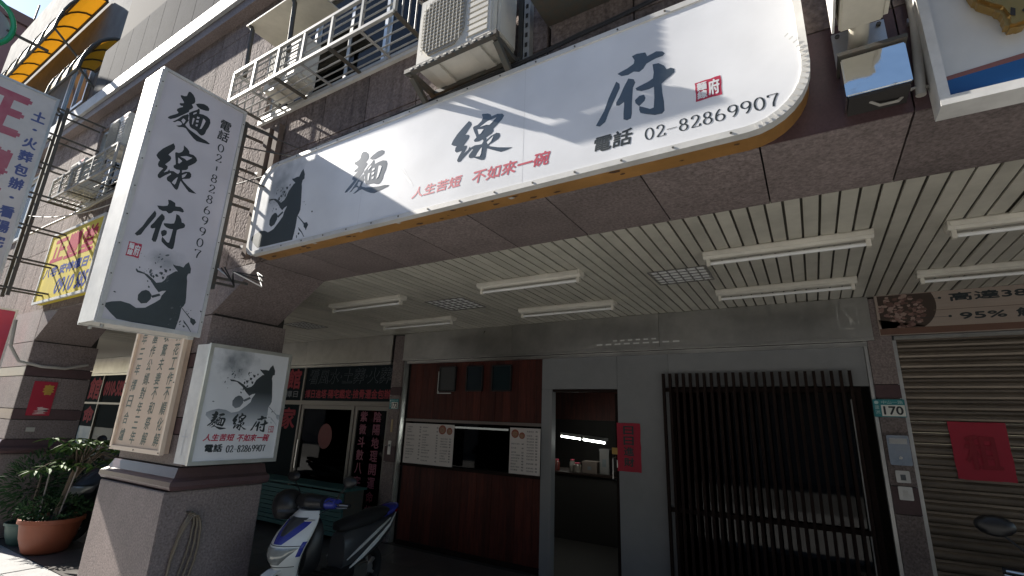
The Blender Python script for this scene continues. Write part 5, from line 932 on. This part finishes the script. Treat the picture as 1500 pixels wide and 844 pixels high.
    b = MB(); b.loft([se(x, 0, z, hy, hz) for x, z, hy, hz in ((-.06, .71, .05, .02), (-.12, .72, .11, .05), (-.30, .735, .135, .06), (-.48, .745, .14, .065), (-.62, .775, .14, .065), (-.80, .79, .11, .05), (-.86, .79, .06, .025))]); b.build('seat', RUBBER, T, smooth=True)
    b = MB(); b.loft([se(x, 0, z, hy, hz) for x, z, hy, hz in ((-.74, .765, .13, .035), (-.86, .79, .125, .045), (-.97, .82, .10, .04), (-1.03, .835, .05, .02))]); b.build('tail_cowl', accent, T, smooth=True)
    for s in (-1, 1):
        b = MB(); b.loft([[(x, s*(hy), z+dz) for dz in (-w_, w_)]+[(x, s*(hy+.012), z+w_*.8), (x, s*(hy+.012), z-w_*.8)] for x, z, hy, w_ in ((-.16, .34, .145, .004), (-.32, .42, .163, .022), (-.55, .54, .165, .028), (-.78, .66, .145, .018), (-.96, .755, .075, .006))]); b.build('side_stripe', body, T)
        b = MB(); b.loft([[(x, s*(hy), z+dz) for dz in (-w_, w_)]+[(x, s*(hy+.012), z+w_*.8), (x, s*(hy+.012), z-w_*.8)] for x, z, hy, w_ in ((-.12, .42, .135, .004), (-.30, .52, .160, .016), (-.55, .63, .158, .018), (-.80, .72, .125, .008))]); b.build('side_stripe', ALUW if s else body, T)
        MB().tube([(.47, s*.07, .60), (.60, s*.07, .23)], .017).build('fork_leg', STEEL, T)
    def wheel(x, r_):
        w_ = MB(); w_.tube([(x+(r_-.05)*math.cos(a*math.pi/16), 0, r_+(r_-.05)*math.sin(a*math.pi/16)) for a in range(33)], .05, 10, cap=False); wo = w_.build('wheel', RUBBER, T, smooth=True)
        h = MB(); h.tube([(x, -.04, r_), (x, .04, r_)], .05, 12)
        for a in range(5): h.bar((x, 0, r_), (x+(r_-.08)*math.cos(a*1.2566), 0, r_+(r_-.08)*math.sin(a*1.2566)), .03, .03, up=(0, 1, 0))
        h.build('rim', ALU, wo)
    wheel(.62, .225); wheel(-.62, .225)
    b = MB(); b.loft([[(.62+.27*math.cos(a), y, .225+.27*math.sin(a)) for y in (-.06, -.04, .04, .06)]+[(.62+.245*math.cos(a), y, .225+.245*math.sin(a)) for y in (.055, -.055)] for a in [R(20+14*q) for q in range(10)]]); b.build('front_mudguard', body, T)
    MB().tube([(-.35, -.17, .25), (-.6, -.19, .27), (-.85, -.19, .33)], [.04, .055, .05], 12).build('exhaust', IRON, T, smooth=True)
    MB().box(-.50, -.25, -.12, .12, .16, .34).build('engine', IRON, T, bevel=.02)
    MB().tube([(-.25, .10, .2), (-.32, .2, .02)], .01).build('kickstand', IRON, T)
    for s in (-1, 1):
        MB().tube([(.26, s*.22, .985), (.36, s*.16, .93), (.36, s*.08, .86)], .005, 6).build('brake_cable', CABLE, T); MB().tube([(.25, s*.28, 1.0), (.33, s*.22, 1.05), (.33, s*.1, .99)], .005, 6).build('throttle_cable', CABLE, T)
        b = MB()
        b.tube([S(z, s*1.75, .003) for z in [.42+.02*q for q in range(23)]], .003, 5); b.build('panel_gap', RUBBER, T)
    b = MB(); b.tube([S(.69, -1.3+.1*q, .003) for q in range(27)], .0028, 5); b.build('panel_gap', RUBBER, T)
    b = MB(); b.tube([S(.515, -1.2+.1*q, .003) for q in range(25)], .0028, 5); b.build('panel_gap', RUBBER, T)
    b = MB(); b.loft([se(x, 0, z, hy, hz) for x, z, hy, hz in ((-.98, .77, .08, .03), (-1.03, .77, .06, .025))]); b.build('tail_light', mat('tail_red', (.3, .01, .01), .2), T, smooth=True)
    for x in (-.05, .05, .15): MB().box(x, x+.03, -.11, .11, .318, .326).build('floor_rib', RUBBER, T)
    return T
WHITEP = mat('scooter_white', (0.72, 0.72, 0.68), .22, noise=.06, nscale=6); BLUEC = mat('scooter_blue', (0.035, 0.045, 0.27), .25); LENS = mat('lens', (0.36, 0.37, 0.34), .08, metal=.35, noise=.5, nscale=16); DARKG = mat('scooter_grey', (0.045, 0.047, 0.05), .3); DARKC = mat('scooter_dark', (0.02, 0.022, 0.025), .3)
A = scooter('white scooter with blue trim parked in front of the wood front', 'a', WHITEP, BLUEC, LENS, DARKG, 'scooters parked in the arcade')
A.location = (-3.97, 3.38, 0.0); A.rotation_euler = (0, 0, -1.45); A.scale = (.9, .9, .9)
A2 = scooter('dark scooter half hidden behind the potted plants', 'b', DARKC, DARKC, LENS, DARKC, 'scooters parked in the arcade')
A2.location = (-8.35, 3.45, 0); A2.rotation_euler = (0, 0, R(-75))
A3 = copy_tree(A2); tag(A3, 'dark scooter whose mirror pokes into the lower right corner'); A3.location = (1.20, 4.0, 0); A3.rotation_euler = (0, 0, R(-100))
# helmet on the scooter mirror
T = thing('helmet', (-4.22, 3.05, .80), 'black open-face helmet hanging on the white scooter handlebar', 'helmet')
b = MB(); b.lathe([(.10, -.10), (.125, -.05), (.135, .0), (.13, .05), (.105, .10), (.06, .13), (.001, .14)], 22); b.build('shell', BLACK, T, smooth=True).location = (0, 0, .06)
b = MB(); b.tube([(.125*math.cos(R(a)), .125*math.sin(R(a)), -.03) for a in range(-70, 71, 14)], .018, 6); b.build('visor_band', DARKG, T, smooth=True).location = (0, 0, .06)
b = MB(); b.tube([(.10, .02, -.09), (.13, .05, -.2), (.06, .06, -.22)], .008, 6); b.build('strap', RUBBER, T).location = (0, 0, .06); MB().tube([(.13, .03, 0.0), (.14, .032, 0.0)], .022, 12).build('badge', ALU, T).location = (0, 0, .06)
# ================================================================ plants
def leaf(b, p, d, up, L, W):
    d = Vector(d).normalized(); r_ = d.cross(Vector(up)); r_ = r_.normalized() if r_.length > 1e-4 else Vector((1, 0, 0)); u = r_.cross(d).normalized(); p = Vector(p)
    droop = Vector((0, 0, -L*.22)); k_ = len(b.v)
    b.v += [tuple(q) for q in (p, p+d*L*.35+r_*W*.5+u*W*.12, p+d*L*.75+r_*W*.38+droop*.5+u*W*.1, p+d*L+droop, p+d*L*.75-r_*W*.38+droop*.5+u*W*.1, p+d*L*.35-r_*W*.5+u*W*.12, p+d*L*.5+droop*.25)]
    b.f += [(k_, k_+1, k_+6), (k_+1, k_+2, k_+6), (k_+2, k_+3, k_+6), (k_+3, k_+4, k_+6), (k_+4, k_+5, k_+6), (k_+5, k_, k_+6)]
def rv(rnd): a = rnd.uniform(0, 6.283); z = rnd.uniform(-1, 1); s = math.sqrt(1-z*z); return Vector((s*math.cos(a), s*math.sin(a), z))
def bushy(T, c, rx, rz, n, L, W, m, seed, name='foliage'):
    rnd = random.Random(seed); b = MB()
    for i in range(n):
        d = rv(rnd); rr = rnd.uniform(.25, 1)**.5; p = Vector((c[0]+d.x*rx*rr, c[1]+d.y*rx*rr, c[2]+d.z*rz*rr)); dd = (d+Vector((rnd.uniform(-.5, .5), rnd.uniform(-.5, .5), rnd.uniform(-.1, .7)))).normalized()
        leaf(b, p, dd, rv(rnd), L*rnd.uniform(.6, 1.3), W*rnd.uniform(.7, 1.2))
    return b.build(name, m, T, fix=False)
def pot(T, c, r_, h, m):
    b = MB(); b.lathe([(0, 0), (r_*.62, 0), (r_*.72, .02), (r_*.90, h*.45), (r_*.99, h*.86), (r_*1.07, h*.88), (r_*1.07, h), (r_*.97, h), (r_*.93, h*.85)], 28, c); b.build('pot', m, T, smooth=True)
    MB().lathe([(0, h*.86), (r_*.96, h*.86)], 20, c).build('soil', SOIL, T, fix=False)
PX = Vector((-7.93, 2.56, 0))
T = thing('potted_tree', PX, 'slender umbrella tree in a terracotta pot left of the granite pillar', 'potted plant', 'potted plants by the kerb')
pot(T, (PX.x, PX.y, 0), .29, .38, TERRA)
tr = MB().tube([(PX.x+.02, PX.y, .33), (PX.x+.08, PX.y+.02, .6), (PX.x+.14, PX.y+.03, .85), (PX.x+.20, PX.y+.05, 1.05)], [.03, .027, .024, .02], 8).build('trunk', BARK, T, smooth=True)
rnd = random.Random(21); fo = MB(); lt = MB(); bs = Vector((PX.x+.20, PX.y+.05, 1.03))
for i in range(34):
    a = rnd.uniform(0, 6.28); rad = rnd.uniform(.15, .75); e = bs+Vector((rad*math.cos(a)*1.05+.15, rad*math.sin(a)*.55, rnd.uniform(-.05, .36)-rad*.12)); md = bs.lerp(e, .5)+Vector((0, 0, .08))
    lt.tube([bs+Vector((0, 0, rnd.uniform(-.2, 0))), md, e], [.009, .007, .004], 5)
    for q in range(rnd.randint(6, 9)):
        an = q*.85+rnd.uniform(-.2, .2); leaf(fo, e, (math.cos(an), math.sin(an), rnd.uniform(-.35, .25)), (0, 0, 1), rnd.uniform(.11, .19), rnd.uniform(.04, .06))
lt.build('branches', BARK, T, smooth=True); fo.build('crown', LEAF, T, fix=False)
bushy(T, (PX.x, PX.y, .47), .36, .14, 650, .05, .026, LEAF2, 31, 'underplanting')
for (x, y, t) in ((-8.02, 2.45, (-.02, .0, .95)), (-7.80, 2.55, (.14, .03, 1.0))): MB().tube([(x, y, .3), (x+t[0]*1.2, y+t[1], t[2])], .008, 6).build('stake', mat('stake', (0.30, 0.27, 0.25), .8, spec=.1), T)
QX = Vector((-8.55, 2.52, 0))
T = thing('potted_shrub', QX, 'feathery dark shrub in a green pot at the left edge', 'potted plant', 'potted plants by the kerb'); pot(T, (QX.x, QX.y, 0), .20, .26, GREENP)
MB().tube([(QX.x, QX.y, .2), (QX.x+.02, QX.y, .5), (QX.x-.03, QX.y+.02, .8)], [.02, .016, .01], 7).build('stem', BARK, T); bushy(T, (QX.x, QX.y+.02, .68), .40, .42, 1100, .085, .018, LEAF2, 41)
T = thing('trailing_shrub', (-9.1, 2.75, 0), 'loose dark green shrub against the second pillar', 'potted plant', 'potted plants by the kerb'); pot(T, (-8.85, 3.0, 0), .2, .28, BLACK); MB().tube([(-8.85, 3.0, .25), (-8.82, 2.98, .8)], [.018, .01], 6).build('stem', BARK, T); bushy(T, (-8.83, 2.98, .75), .38, .42, 800, .08, .022, LEAF2, 43)
# ================================================================ hose, cables
T = thing('hose_coil', (-4.47, 2.35, .6), 'brown hose hanging in long loops on the pillar side', 'hose')
for i in range(3):
    w_, cy_, top, bot = .055+.018*i, 2.34+.012*i, .86-.01*i, .30-.05*i; cz, hz = (top+bot)/2, (top-bot)/2
    MB().tube([(-4.462+.012*i+.006*math.sin(a), cy_+w_*math.cos(R(a))-.04*(math.sin(R(a))-1)*-.9, cz+hz*math.sin(R(a))) for a in range(0, 361, 15)], .009, 8, cap=False).build('loop', HOSE, T, smooth=True)
MB().tube([(-4.486, 2.31, .865), (-4.40, 2.31, .875)], .008, 6).build('hook', IRON, T)
def cable(pts, r_, label, m=CABLE, n=14, sag=.05):
    P = []
    for a, b_ in zip(pts[:-1], pts[1:]):
        for i in range(n): t = i/n; q = Vector(a).lerp(Vector(b_), t); q.z -= sag*4*t*(1-t); P.append(q)
    P.append(Vector(pts[-1])); o = MB().tube(P, r_, 6).build('wall_cable', m, None, smooth=True); tag(o, label, 'cable', 'cables on the facade'); return o
cable([(-3.3, 2.10, 3.77), (-1.45, 2.07, 3.765), (-.9, 2.07, 3.80), (-.35, 2.07, 3.85), (.12, 2.08, 3.90), (1.2, 2.12, 4.0)], .011, 'thick black cable running along the top of the main sign', sag=.01)
cable([(-3.2, 2.08, 3.735), (-1.5, 2.06, 3.74), (-.9, 2.06, 3.775), (-.35, 2.06, 3.83), (.2, 2.1, 3.89), (1.2, 2.15, 4.05)], .007, 'thinner black cable just above the main sign edge', sag=.008)
cable([(-4.25, 2.0, 3.62), (-3.0, 2.17, 3.76), (-1.9, 2.18, 3.80)], .005, 'thin wire from the blade sign frame towards the air conditioner', sag=.03)
cable([(-4.7, 1.5, 3.55), (-6.5, 1.9, 3.9), (-8.7, 1.7, 4.1)], .006, 'thin grey wire from the tall blade sign to the far blade sign', PVC, sag=.08)
cable([(-9.3, 1.8, 3.9), (-8.2, 2.12, 4.28), (-6.2, 2.15, 4.40), (-5.2, 2.16, 4.42)], .014, 'pale conduit running below the far window cage', PVC, sag=-.01)
# ================================================================ building and towers further left
LB = thing('set_back_building', (-16, 2.9, 0), 'grey building set back above the left shops, with yellow awnings', 'building')
MB().box(-26, -9.56, 3.05, 12, 6.5, 15.5).build('wall', mat('grey_render', (0.17, 0.17, 0.175), .9, spec=.1, noise=.3, nscale=2, dirt=.3), LB)
for (a, b_, z0, z1) in ((-12.2, -10.9, 8.0, 9.3), (-15.6, -14.0, 8.6, 10.2), (-20, -18.2, 8.6, 10.2)):
    F = MB(); ring(F, rect(a, b_, z0, z1), rect(a+.08, b_-.08, z0+.08, z1-.08), lambda u, v, d: (u, d, v), 2.98, 3.06); wo = F.build('window', ALU, LB); MB().box(a+.07, b_-.07, 3.02, 3.045, z0+.07, z1-.07).build('pane', mat('sky_pane', (0.10, 0.13, 0.16), .05), wo)
    MB().box((a+b_)/2-.03, (a+b_)/2+.03, 2.99, 3.019, z0+.08, z1-.08).build('mullion', ALU, wo)
def awning(x0, x1, y0, y1, zf, zw, n, label):
    T = thing('yellow_awning', ((x0+x1)/2, y1, zf), label, 'awning', 'yellow arched awnings')
    def prof(t): return (y1+(y0-y1)*math.sin(t*math.pi/2), zf+(zw-zf)*math.cos(t*math.pi/2))
    for i in range(n):
        a = x0+(x1-x0)*i/n; b_ = x0+(x1-x0)*(i+1)/n; b = MB(); q = [prof(k_/8) for k_ in range(9)]
        b.loft([[(x, y, z) for y, z in q]+[(x, y-.0, z-.012) for y, z in q[::-1]] for x in (a+.02, b_-.02)]); b.build('sheet', AWN, T, smooth=False)
    for i in range(n+1): x = x0+(x1-x0)*i/n; MB().tube([(x, *prof(k_/8)) for k_ in range(9)], .035, 6).build('rib', IRON, T)
    for t in (0, .5, 1): y, z = prof(t); MB().tube([(x0, y, z-.03), (x1, y, z-.03)], .03, 6).build('rail', IRON, T)
    for x in (x0, x1): MB().tube([(x, y0, zf), (x, y1, zf-.6)], .025, 6).build('stay', IRON, T)
awning(-21.5, -14.6, 2.25, 3.0, 10.4, 11.9, 7, 'long yellow arched awning high on the set-back building')
awning(-13.8, -12.0, 2.35, 3.0, 8.3, 9.4, 3, 'short yellow awning just above the bright ledge')
T = thing('tower_block', (-31, 6, 0), 'tall slab tower with a thin sunlit edge', 'building'); MB().box(-30.6, -29, 4.55, 10, 0, 34).build('wall', mat('tower_side', (0.20, 0.19, 0.18), .9, spec=.1, noise=.3, nscale=1, dirt=.2), T)
for z in range(12): piece('tile_band', T, -30.55, -29.05, 4.50, 4.549, 6+z*1.9, 7.85+z*1.9, mat('tower_tile', (0.50, 0.43, 0.33), .9, noise=.4, nscale=6, spec=.05))
for i in range(5):
    for j in range(2): fw = MB().box(-28.99, -28.95, 5.2+j*2.2, 6.5+j*2.2, 12+i*3.2, 13.8+i*3.2).build('window', mat('tower_win', (0.05, 0.06, 0.08), .1), T)
T = thing('brown_building', (-48, 8, 0), 'distant purple-brown building against the blue sky', 'building'); MB().box(-58, -41, 1.6, 16, 0, 25.2).build('wall', mat('brown_render', (0.17, 0.10, 0.11), .8, noise=.3, nscale=1), T); MB().box(-58.2, -40.8, 1.4, 16.2, 25.21, 25.9).build('parapet', mat('brown_parapet', (0.13, 0.08, 0.08), .8), T)
for i in range(3):
    for j in range(4): wn = MB().box(-40.99, -40.93, 2.4+j*2.6, 4.0+j*2.6, 13+i*3.6, 15+i*3.6).build('window', mat('tower_win', (0.05, 0.06, 0.08), .1), T)
MB().tube([(-41.5, 5.4, 25.9), (-41.5, 5.4, 27.5)], .05, 5).build('aerial', IRON, T)
# ================================================================ across the street (seen as reflections; shades the low sky)
def opposite(x0, x1, h, col, label):
    T = thing('opposite_building', ((x0+x1)/2, -11, 0), label, 'building', 'buildings across the street')
    MB().box(x0, x1, -22, -11, -.15, h).build('wall', mat('opp_%d' % int(abs(x0)), col, .8, noise=.3, nscale=1, dirt=.2), T)
    MB().box(x0+.1, x1-.1, -10.99, -10.2, 3.2, 3.45).build('canopy', CONC, T)
    n = int((x1-x0)/3)
    for i in range(n):
        for j in range(int((h-4)/3)):
            xa = x0+(x1-x0)*(i+.2)/n; MB().box(xa, xa+1.8, -10.995, -10.95, 4.3+j*3, 5.8+j*3).build('window', mat('tower_win', (0.05, 0.06, 0.08), .1), T)
opposite(-34, -12.2, 12.5, (0.36, 0.36, 0.36), 'pale building across the street, left of the camera'); opposite(-12, 7.8, 10.5, (0.32, 0.32, 0.33), 'grey building across the street behind the camera'); opposite(8, 30, 12, (0.38, 0.38, 0.38), 'cream building across the street, right of the camera')
